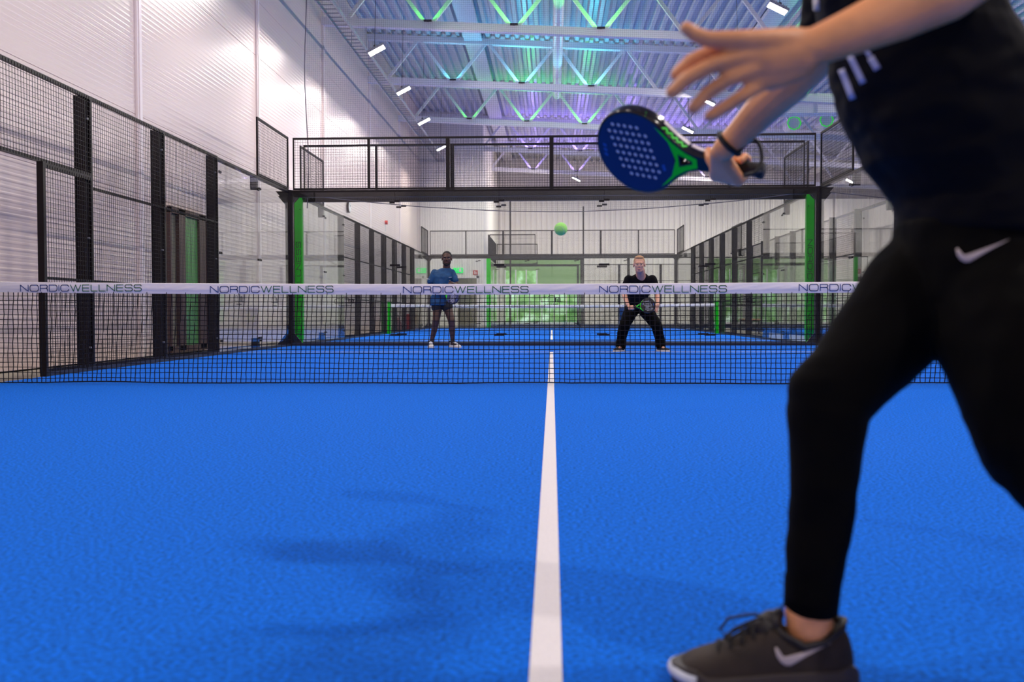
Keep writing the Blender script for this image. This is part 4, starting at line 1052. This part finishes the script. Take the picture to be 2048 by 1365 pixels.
def person_black():
    D = 15.55; base = P(1281, 703.5, D); base.z = 0
    t = empty('person', base, 'person with short blond hair, glasses and black clothes crouching with a racket behind the net', 'person')
    Q = lambda x, y, z: V((x, y, z))
    b = MB()
    hc = Q(-.05, -.30, 1.375); hf = V((-.10, -1, -.03)); head_pieces(b, hc, hf, 1.14)
    b.chain([Q(-.005, -.12, 1.18), Q(-.03, -.25, 1.30)], [.080, .072])
    torso(b, [(Q(-.03, .12, .70), (.15, 0, 0), (0, .11, 0)), (Q(-.03, .08, .85), (.14, 0, 0), (0, .10, .03)), (Q(-.02, 0, 1.02), (.155, 0, 0), (0, .10, .05)), (Q(-.02, -.08, 1.15), (.185, 0, 0), (0, .09, .05)), (Q(-.01, -.13, 1.22), (.10, 0, 0), (0, .06, .04))])
    b.chain([Q(-.13, .12, .70), Q(-.265, -.09, .43), Q(-.305, .03, .20), Q(-.315, .035, .10)], [.098, .060, .05, .038]); b.chain([Q(.07, .12, .70), Q(.24, -.09, .43), Q(.315, .03, .20), Q(.33, .035, .10)], [.098, .060, .05, .038])
    b.chain([Q(-.31, .03, .09), Q(-.35, -.07, .045)], [.036, .022]); b.chain([Q(.325, .03, .09), Q(.37, -.07, .045)], [.036, .022])
    # racket facing camera, handle towards image left
    xa = V((.93, -.18, .10)).normalized(); za = V((.02, -.98, .18)); za = (za - xa*za.dot(xa)).normalized(); ya = za.cross(xa)
    Rm = Matrix((-xa, -ya, za)).transposed().to_4x4(); Rm.translation = Q(.062, -.47, .735)
    gripc = Rm @ V((.26, 0, 0)); wL = gripc + V((-.045, .045, .045))
    sL, eL = Q(-.215, -.08, 1.16), Q(-.275, -.13, .92)
    b.chain([sL, eL], [.058, .043]); b.chain([eL, (eL+wL)/2, wL], [.043, .038, .028]); wrap_hand(b, Rm, .225, wL, 1.0, flip=1, ang0=60)
    sR, eR, wR = Q(.19, -.08, 1.16), Q(.255, -.12, .92), Q(.235, -.36, .745)
    b.chain([sR, eR], [.058, .043]); b.chain([eR, wR], [.042, .028]); finger_hand(b, wR, V((-.35, -.45, -.75)), V((-.6, -.3, .3)), .55, 1.0)
    fuse(b, 'body', SK_L, t, voxel=.0075, smooth=3)
    head_parts(t, hc, hf, 1.14, M['hair_b'], 'top', M['lipl'], glasses=True)
    m = MB()
    torso(m, [(Q(-.03, .10, .70), (.175, 0, 0), (0, .135, .03)), (Q(-.035, .05, .88), (.17, 0, 0), (0, .13, .04)), (Q(-.025, -.02, 1.04), (.185, 0, 0), (0, .12, .05)), (Q(-.02, -.08, 1.16), (.205, 0, 0), (0, .10, .05)), (Q(-.01, -.135, 1.235), (.085, 0, 0), (0, .06, .03))], p=2.5)
    m.chain([Q(-.195, -.08, 1.155), Q(-.255, -.11, .985)], [.078, .070]); m.chain([Q(.175, -.08, 1.155), Q(.24, -.11, .985)], [.078, .070])
    fuse(m, 'shirt', M['tee_k'], t, voxel=.011, smooth=3, wrinkle=.010, wscale=9)
    m = MB(); torso(m, [(Q(-.03, .12, .84), (.165, 0, 0), (0, .125, 0)), (Q(-.03, .12, .68), (.185, 0, 0), (0, .135, 0))])
    m.chain([Q(-.12, .11, .70), Q(-.265, -.09, .43), Q(-.305, .03, .20), Q(-.315, .025, .085)], [.128, .090, .082, .080]); m.chain([Q(.07, .11, .70), Q(.24, -.09, .43), Q(.315, .03, .20), Q(.33, .025, .085)], [.128, .092, .082, .080])
    fuse(m, 'trousers', M['trouser_k'], t, voxel=.012, smooth=3, wrinkle=.012, wscale=7)
    m = MB(); w_ = wL + (eL - wL).normalized()*.03; m.tube([w_ + V((.036*math.cos(a*.524), .02*math.sin(a*.524), .030*math.sin(a*.524))) for a in range(12)], .006, 6, closed=True); m.build('wristband', M['shorts'], t)
    shoe(t, base + V((-.28, .08, 0)), base + V((-.425, -.13, 0)), .105, .10, M['shoe_k'], M['shoe_w'])
    shoe(t, base + V((.29, .08, 0)), base + V((.435, -.13, 0)), .105, .10, M['shoe_k'], M['shoe_w'])
    racket(Matrix.Translation(base) @ Rm, 'dark racket with green throat held by the crouching person in black', zig=False, accent='rk_black')
person_blue(); person_black()
# ------------------------------------------------------------------ foreground player
def front_player():
    g0 = P(1640, 1372, 1.60); base = V((g0.x, g0.y, 0))
    t = empty('person', base, 'player in black T-shirt, black trousers and black trainers lunging left in the foreground', 'person')
    def W_(px, py, D): return P(px, py, D) - base
    def R_(r, D): return r*D/F_PX
    def ch(mb, lst, seg=18):
        mb.chain([W_(x, y, D) for x, y, D, r in lst], [R_(r, D) for x, y, D, r in lst], seg)
    def body_torso(mb, secs, k=1.0):
        # px centre, py, depth, half width px, half depth m, slope of the section (px drop over the half width)
        rs = []
        for x, y, D, w, dp, sl in secs:
            a = (RGT*R_(w*k, D) - UPV*R_(sl, D) + FWD*0.0)
            b = (FWD*dp*k)
            rs.append(ring(W_(x, y, D), a, b, 32, 2.2))
        mb.loft(rs)
    b = MB()
    # trunk, neck, head (above the frame)
    body_torso(b, [(1985, 640, 1.62, 120, .10, 0), (1965, 500, 1.62, 140, .11, 15), (1940, 360, 1.62, 148, .11, 18), (1895, 200, 1.61, 158, .12, 22), (1838, 30, 1.60, 145, .12, 25), (1805, -140, 1.59, 138, .12, 25), (1790, -230, 1.58, 90, .09, 20)])
    ch(b, [(1790, -240, 1.58, 72), (1745, -330, 1.58, 64)])
    hc = W_(1700, -425, 1.58); hf = (-RGT*1.0 + FWD*.45 - V((0,0,.12))); head_pieces(b, hc, hf, 1.0)
    # legs
    ch(b, [(1930, 575, 1.65, 95), (1812, 640, 1.64, 74), (1735, 715, 1.63, 66), (1664, 792, 1.61, 58), (1650, 900, 1.605, 58), (1642, 1000, 1.60, 52), (1625, 1150, 1.60, 40), (1616, 1225, 1.60, 47), (1618, 1255, 1.60, 46), (1632, 1285, 1.60, 34), (1636, 1325, 1.60, 26)])
    ch(b, [(1610, 1300, 1.60, 30), (1560, 1325, 1.60, 26), (1470, 1350, 1.60, 12)])
    ch(b, [(2010, 590, 1.56, 120), (2075, 760, 1.46, 105), (2115, 920, 1.40, 82), (2235, 1020, 1.40, 70), (2400, 1140, 1.42, 52), (2520, 1250, 1.44, 44)])
    ch(b, [(2530, 1270, 1.44, 46), (2500, 1340, 1.42, 36)])
    # near (left) arm and hand reaching left
    ch(b, [(1860, -200, 1.46, 82), (1948, -105, 1.41, 68), (1955, -62, 1.39, 64), (1895, -20, 1.38, 64), (1800, 24, 1.37, 57), (1700, 67, 1.36, 46), (1625, 97, 1.355, 38), (1600, 104, 1.355, 37)])
    ch(b, [(1612, 92, 1.355, 34), (1560, 92, 1.352, 29), (1515, 90, 1.35, 25), (1490, 92, 1.35, 19)])
    ch(b, [(1608, 103, 1.355, 34), (1550, 112, 1.350, 27), (1498, 114, 1.345, 19)])
    ch(b, [(1604, 118, 1.355, 33), (1556, 132, 1.352, 27), (1510, 135, 1.35, 19)])
    ch(b, [(1602, 132, 1.36, 28), (1562, 152, 1.36, 25), (1522, 164, 1.36, 18)])
    ch(b, [(1575, 150, 1.362, 22), (1540, 170, 1.365, 14)])
    ch(b, [(1590, 112, 1.357, 40), (1532, 120, 1.352, 31)])
    # thumb, index, middle, ring, little finger
    ch(b, [(1590, 88, 1.355, 32.8), (1530, 82, 1.342, 23.4), (1478, 80, 1.335, 19.3), (1420, 80, 1.335, 17.0), (1392, 71, 1.335, 15.8), (1374, 57, 1.335, 14.0)])
    ch(b, [(1492, 94, 1.352, 19.9), (1430, 103, 1.365, 17.0), (1382, 124, 1.375, 15.8), (1354, 150, 1.38, 14.0)])
    ch(b, [(1500, 112, 1.345, 19.9), (1430, 129, 1.34, 17.0), (1376, 157, 1.345, 15.8), (1345, 186, 1.35, 14.0)])
    ch(b, [(1512, 137, 1.35, 19.3), (1462, 157, 1.345, 16.4), (1416, 187, 1.355, 14.6), (1388, 217, 1.36, 13.5)])
    ch(b, [(1524, 166, 1.36, 17.5), (1488, 192, 1.355, 14.6), (1452, 215, 1.36, 13.5), (1420, 234, 1.365, 12.3)])
    # far (right) arm holding the racket
    Dh = 2.24
    u3 = RGT*.748 - UPV*.664          # in plane, image direction down right
    v3 = (RGT*.664 + UPV*.748)*.53 - FWD*.848   # towards camera, up right
    ax = (u3*.67 + v3*.742).normalized(); nz = u3.cross(v3)
    if nz.dot(FWD) > 0: nz = -nz
    nz = (nz - ax*nz.dot(ax)).normalized(); ay = nz.cross(ax)
    ax, ay = ax*math.cos(.145) - ay*math.sin(.145), ay*math.cos(.145) + ax*math.sin(.145)
    Rm = Matrix((ax, ay, nz)).transposed().to_4x4(); hcentre = P(1284, 301, 2.50); Rm.translation = hcentre - base
    wr = W_(1452, 296, 2.255)
    b.chain([W_(1730, -120, 1.80), W_(1700, 0, 1.92), W_(1655, 85, 2.02), W_(1622, 128, 2.06)], [.058, .052, .046, .043])
    b.chain([W_(1622, 128, 2.06), W_(1585, 165, 2.10), W_(1530, 215, 2.17), W_(1478, 270, 2.235), wr], [.043, .045, .041, .032, .029])
    wrap_hand(b, Rm, .225, W_(1438, 306, 2.27), 1.05, flip=1, ang0=150)
    body = fuse(b, 'body', SK_P, t, voxel=.0036, smooth=5)
    head_parts(t, hc, hf, 1.0, M['hair_d'], 'top', M['lipl'])
    # T-shirt
    m = MB()
    body_torso(m, [(1978, 482, 1.62, 162, .155, 14), (1966, 420, 1.62, 163, .155, 18), (1930, 360, 1.62, 176, .16, 20), (1905, 290, 1.61, 190, .165, 22), (1880, 200, 1.61, 196, .17, 22), (1845, 100, 1.60, 184, .165, 25), (1812, 0, 1.59, 170, .16, 25), (1795, -120, 1.58, 162, .15, 25), (1795, -215, 1.58, 100, .12, 20)])
    ch(m, [(1845, -195, 1.48, 104), (1892, -160, 1.45, 98)])
    m.chain([W_(1735, -120, 1.80), W_(1706, -20, 1.90), W_(1690, 30, 1.96)], [.085, .088, .090])
    m.chain([W_(1800, -100, 1.62), W_(1735, -120, 1.80)], [.12, .09])
    shirt = fuse(m, 'shirt', M['tee_k'], t, voxel=.006, smooth=5, wrinkle=.010, wscale=9, wdir=(1, 1, 2.2))
    # trousers
    m = MB()
    body_torso(m, [(1955, 455, 1.62, 150, .14, 10), (1968, 520, 1.62, 168, .15, 10), (1985, 600, 1.61, 170, .15, 0), (1990, 660, 1.60, 130, .13, 0)])
    ch(m, [(1902, 545, 1.65, 126), (1823, 603, 1.645, 112), (1738, 708, 1.63, 97), (1690, 762, 1.62, 88), (1664, 785, 1.615, 86), (1655, 820, 1.61, 79), (1651, 900, 1.605, 73), (1646, 980, 1.60, 67), (1640, 1040, 1.60, 63), (1630, 1130, 1.60, 57), (1621, 1205, 1.60, 53)], 24)
    ch(m, [(1690, 850, 1.61, 34), (1704, 872, 1.61, 20)])
    ch(m, [(2000, 560, 1.57, 140), (2030, 680, 1.52, 150), (2062, 790, 1.47, 138), (2085, 890, 1.43, 122), (2110, 935, 1.41, 108), (2180, 985, 1.40, 98), (2330, 1090, 1.41, 82), (2470, 1200, 1.43, 66)], 24)
    tro = fuse(m, 'trousers', M['trouser_k'], t, voxel=.006, smooth=5, wrinkle=.006, wscale=11)
    # open hem of the front leg
    m = MB(); c0, c1 = W_(1621, 1195, 1.60), W_(1619, 1222, 1.60)
    for (c, c2) in ((c0, c1),):
        o_ = []
        for (cc, r) in ((W_(1625, 1160, 1.60), 55), (W_(1622, 1195, 1.60), 53.5), (W_(1620, 1221, 1.60), 52.5), (W_(1620, 1221, 1.60), 49), (W_(1621, 1195, 1.60), 49)):
            o_.append([cc + RGT*R_(r, 1.6)*math.cos(2*math.pi*k/32) + FWD*R_(r, 1.6)*1.05*math.sin(2*math.pi*k/32) - V((0, 0, .006*math.cos(2*math.pi*k/32))) for k in range(32)])
        n = 32; vs = [v for r in o_ for v in r]; fs = []
        for i in range(len(o_)-1):
            for k in range(n): l = (k+1) % n; fs.append((i*n+k, i*n+l, (i+1)*n+l, (i+1)*n+k))
        m.add(vs, fs)
    m.build('trouser_hem', M['trouser_k'], t, smooth=True)
    # ------------------------------------------------ marks projected on the cloth
    dg = bpy.context.evaluated_depsgraph_get(); dg.update()
    def bvh(o): return BVHTree.FromPolygons([o.matrix_world @ v.co if False else (base + v.co) for v in o.data.vertices], [p.vertices[:] for p in o.data.polygons])
    def decal(tree, strips, mtl, name, Dmin=.6, th=.0012):
        """strips: list of (edge A pixels, edge B pixels) laid on the surface the mark is printed on"""
        mm_ = MB()
        for A, B in strips:
            n = len(A); rows = 5; vs = []; ok = True
            for i in range(n):
                for k in range(rows):
                    f = k/(rows-1); px = A[i][0]*(1-f)+B[i][0]*f; py = A[i][1]*(1-f)+B[i][1]*f
                    d = (P(px, py, 1.0) - CAM).normalized(); h = tree.ray_cast(CAM + d*Dmin, d)
                    if h[0] is None: ok = False; break
                    vs.append(h[0] - d*th - base)
                if not ok: break
            if not ok: continue
            fs = [(i*rows+k, i*rows+k+1, (i+1)*rows+k+1, (i+1)*rows+k) for i in range(n-1) for k in range(rows-1)]
            mm_.add(vs, fs)
        o = mm_.build(name, mtl, t, smooth=True); sm_ = o.modifiers.new('s', 'SOLIDIFY'); sm_.thickness = .0008; return o
    M['mark'] = mat('pale_print', (0.50, 0.42, 0.42, 1), 0.5); M['mark2'] = mat('pale_blue_print', (0.40, 0.42, 0.62, 1), 0.5)
    tt, ts = bvh(tro), bvh(shirt)
    def swoosh(x0, y0, x1, y1, hk):
        """hook at (x0,y0), tip at (x1,y1), hk hook height"""
        dx, dy = x1-x0, y1-y0; L = math.hypot(dx, dy); ux, uy = dx/L, dy/L; nx, ny = uy, -ux
        if ny > 0: nx, ny = -nx, -ny
        T = lambda a, c: (x0 + ux*a*L + nx*c*hk, y0 + uy*a*L + ny*c*hk)
        out = [(.02, .95), (-.02, .6), (-.005, .28), (.05, .06), (.13, -.04), (.24, -.03), (.4, .0), (.6, .02), (.8, .02), (1.0, .03)]
        inn = [(.055, .95), (.075, .72), (.085, .52), (.11, .42), (.16, .38), (.26, .33), (.42, .26), (.6, .18), (.8, .10), (1.0, .04)]
        return [([T(*p) for p in out], [T(*p) for p in inn])]
    decal(tt, swoosh(1927, 531, 2019, 482, 36), M['mark'], 'swoosh_mark')
    bars_ = [((1700, 112), (1727, 168), 7), ((1716, 104), (1748, 160), 0), ((1730, 98), (1741, 114), 5), ((1742, 116), (1756, 140), 8), ((1683, 140), (1706, 200), 7)]
    st = []
    for (a, c, w) in bars_:
        if not w: continue
        dx, dy = c[0]-a[0], c[1]-a[1]; L = math.hypot(dx, dy); nx, ny = -dy/L*w/1.0, dx/L*w/1.0
        st.append(([(a[0]+dx*q/5-nx*.9, a[1]+dy*q/5-ny*.9) for q in range(6)], [(a[0]+dx*q/5+nx*.9, a[1]+dy*q/5+ny*.9) for q in range(6)]))
    decal(ts, st, M['mark2'], 'chest_print')
    st = [([(1628, -30 + q*13) for q in range(5)], [(1640, -30 + q*13) for q in range(5)])]
    decal(ts, st, M['mark'], 'sleeve_stripe')
    # wristband on the racket arm
    m = MB(); d = (W_(1478, 270, 2.235) - wr).normalized(); a_ = d.orthogonal().normalized(); b_ = d.cross(a_); wc = wr + d*.012
    m.tube([wc + (a_*math.cos(k*.3142) + b_*math.sin(k*.3142))*.033 for k in range(20)], .0065, 8, closed=True); m.build('wristband', M['rk_grip'], t, smooth=True)
    # ------------------------------------------------ trainers
    M['shoe_up'] = mat('black_brown_knit', (0.030, 0.018, 0.012, 1), 0.75, var=.35, scale=22, bump=.5, bscale=500)
    M['shoe_side'] = mat('shoe_quarter', (0.012, 0.008, 0.008, 1), 0.55)
    M['shoe_sole'] = mat('grey_brown_sole', (0.035, 0.024, 0.022, 1), 0.55); M['shoe_toe'] = mat('pale_toe_rim', (0.55, 0.58, 0.70, 1), 0.5)
    def trainer(org, fwd_, z_up, decals=False):
        """org: heel centre on the ground; fwd_: towards the toe"""
        root = empty('shoe', (0, 0, 0)); root.parent = t; root.location = org
        f = V(fwd_).normalized(); z = V(z_up).normalized(); s_ = z.cross(f).normalized(); z = f.cross(s_)
        L = .278
        prof = [(-.012, .046, .016), (.0, .080, .030), (.012, .104, .034), (.03, .100, .037), (.06, .080, .040), (.10, .072, .042), (.14, .086, .043), (.165, .100, .043), (.19, .095, .045), (.22, .082, .048), (.26, .070, .051), (.285, .062, .0525), (.31, .056, .052), (.335, .050, .047), (.352, .040, .036), (.362, .028, .018)]
        k_ = L/.35; m = MB(); rs = []
        for x, h, w in prof:
            c = f*(x*k_*.97)
            row = []
            for q in range(28):
                a = 2*math.pi*q/28; ca, sa = math.cos(a), math.sin(a)
                e = .42 if x < .15 else .42 + min(1, (x-.15)/.05)*.36
                ww = w*.94; zz = .018 + (h-.018)*max(0, sa)**e if sa > 0 else .018 + sa*.010
                row.append(c + s_*(ww*(abs(ca)**e)*(1 if ca > 0 else -1)) + z*zz)
            rs.append(row)
        m.loft(rs); up = m.build('upper', M['shoe_up'], root, smooth=True)
        ss = up.modifiers.new('s', 'SUBSURF'); ss.levels = 1; ss.render_levels = 2
        m = MB(); rs = []
        for x, h, w in [(-.022, .03, .016), (-.012, .036, .028)] + prof[1:-1] + [(.366, .03, .024), (.376, .03, .010)]:
            c = f*(x*k_*.97); top = .030 + .004*math.cos(x*9) + (.010 if x > .33 else 0) + (.006 if 0 <= x < .02 else 0) - (.012 if x < -.015 else 0)
            rs.append([c + s_*(w*cx_) + z*zz for cx_, zz in ((-.90, .0), (.90, .0), (1.03, .006), (1.05, .018), (.99, top), (-.99, top), (-1.05, .018), (-1.03, .006))])
        m.loft(rs); so = m.build('sole', M['shoe_sole'], root, smooth=False)
        bv = so.modifiers.new('b', 'BEVEL'); bv.width = .003; bv.segments = 2
        m = MB(); rs = []
        for q in range(13):
            a = math.radians(-75 + q*12.5); x = .318 + .052*math.cos(a); y = .054*math.sin(a)
            rs.append((f*(x*k_*.97+.003) + s_*y*1.0 + z*(.020 + .004*math.cos(a))))
        m.tube(rs, .0085, 8); m.build('toe_rim', M['shoe_toe'], root, smooth=True)
        # tongue, collar, laces
        m = MB(); m.chain([f*(.185*k_) + z*.082, f*(.158*k_) + z*.102, f*(.143*k_) + z*.116], [.021, .020, .010])
        col = [f*(x*k_) + s_*y + z*h for x, y, h in ((.006, 0, .106), (.02, .024, .101), (.06, .034, .080), (.10, .036, .073), (.14, .028, .089), (.160, 0, .102), (.14, -.028, .089), (.10, -.036, .073), (.06, -.034, .080), (.02, -.024, .101))]
        m2 = MB(); m2.tube(col, .0065, 10, closed=True); m2.build('collar', M['shoe_side'], root, smooth=True)
        m.build('tongue', M['shoe_side'], root, smooth=True)
        m = MB()
        for q in range(5):
            x = .165 + q*.024; h = .103 - q*.0085
            m.tube([f*(x*k_) - s_*.026 + z*(h-.012), f*((x+.006)*k_) + z*(h+.004), f*((x+.012)*k_) + s_*.026 + z*(h-.012)], .0026, 8)
        x0, h0 = .165, .112
        for sg in (-1, 1):
            pts = [f*(x0*k_) + z*h0]
            for (dx, dy, dz) in ((.03, .014, -.001), (.075, .026, -.012), (.095, .020, -.030), (.085, .010, -.036), (.05, .008, -.020), (.0, .0, .0)):
                pts.append(f*((x0+dx)*k_) + s_*(sg*dy) + z*(h0+dz))
            m.tube(pts, .0026, 8)
        m.tube([f*(x0*k_) + z*h0, f*((x0-.02)*k_) + z*(h0+.010) + s_*.01, f*((x0-.035)*k_) + z*(h0+.022)], .0024, 8)
        m.build('laces', M['rk_grip'], root, smooth=True)
        return root, up
    heel = W_(1692, 1370, 1.60); heel.z = .0
    root, up = trainer(heel, -RGT + FWD*.02, (0, 0, 1))
    dg.update()
    ev = up.evaluated_get(bpy.context.evaluated_depsgraph_get()); me = ev.to_mesh()
    tr = BVHTree.FromPolygons([base + heel + v.co for v in me.vertices], [p.vertices[:] for p in me.polygons]); ev.to_mesh_clear()
    o = decal(tr, swoosh(1566, 1338, 1662, 1290, 46), M['mark'], 'swoosh_mark', Dmin=.8, th=.0015)
    o.parent = root; o.location = -heel
    r2, _ = trainer(W_(2560, 1300, 1.44), (-RGT*.75 + V((0, 0, -.65)) + FWD*.1), V((.0, 0, 1)) - RGT*.55)
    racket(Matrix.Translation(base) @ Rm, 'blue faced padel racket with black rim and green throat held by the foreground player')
    # wrist loop of the racket
    butt = P(0, 0, 1)*0 + (base + Rm @ V((.33, 0, 0)))
    rk = [o_ for o_ in COL.objects if o_.name.startswith('padel_racket') and 'foreground' in o_.get('label', '')][0]
    Ri = (Matrix.Translation(base) @ Rm).inverted()
    loop = [butt, P(1490, 352, 2.2), P(1512, 345, 2.2), P(1524, 322, 2.21), P(1520, 292, 2.22), P(1506, 280, 2.23), P(1490, 292, 2.235), P(1470, 315, 2.23)]
    # smooth the loop
    pts = []
    for i in range(len(loop)-1):
        p0, p1, p2, p3 = loop[max(i-1, 0)], loop[i], loop[i+1], loop[min(i+2, len(loop)-1)]
        for q in range(6):
            u = q/6; pts.append(.5*((2*p1) + (p2-p0)*u + (2*p0-5*p1+4*p2-p3)*u*u + (3*p1-p0-3*p2+p3)*u**3))
    m = MB(); m.tube([Ri @ p for p in pts], .0045, 8); m.build('wrist_strap', M['rk_grip'], rk, smooth=True)
front_player()
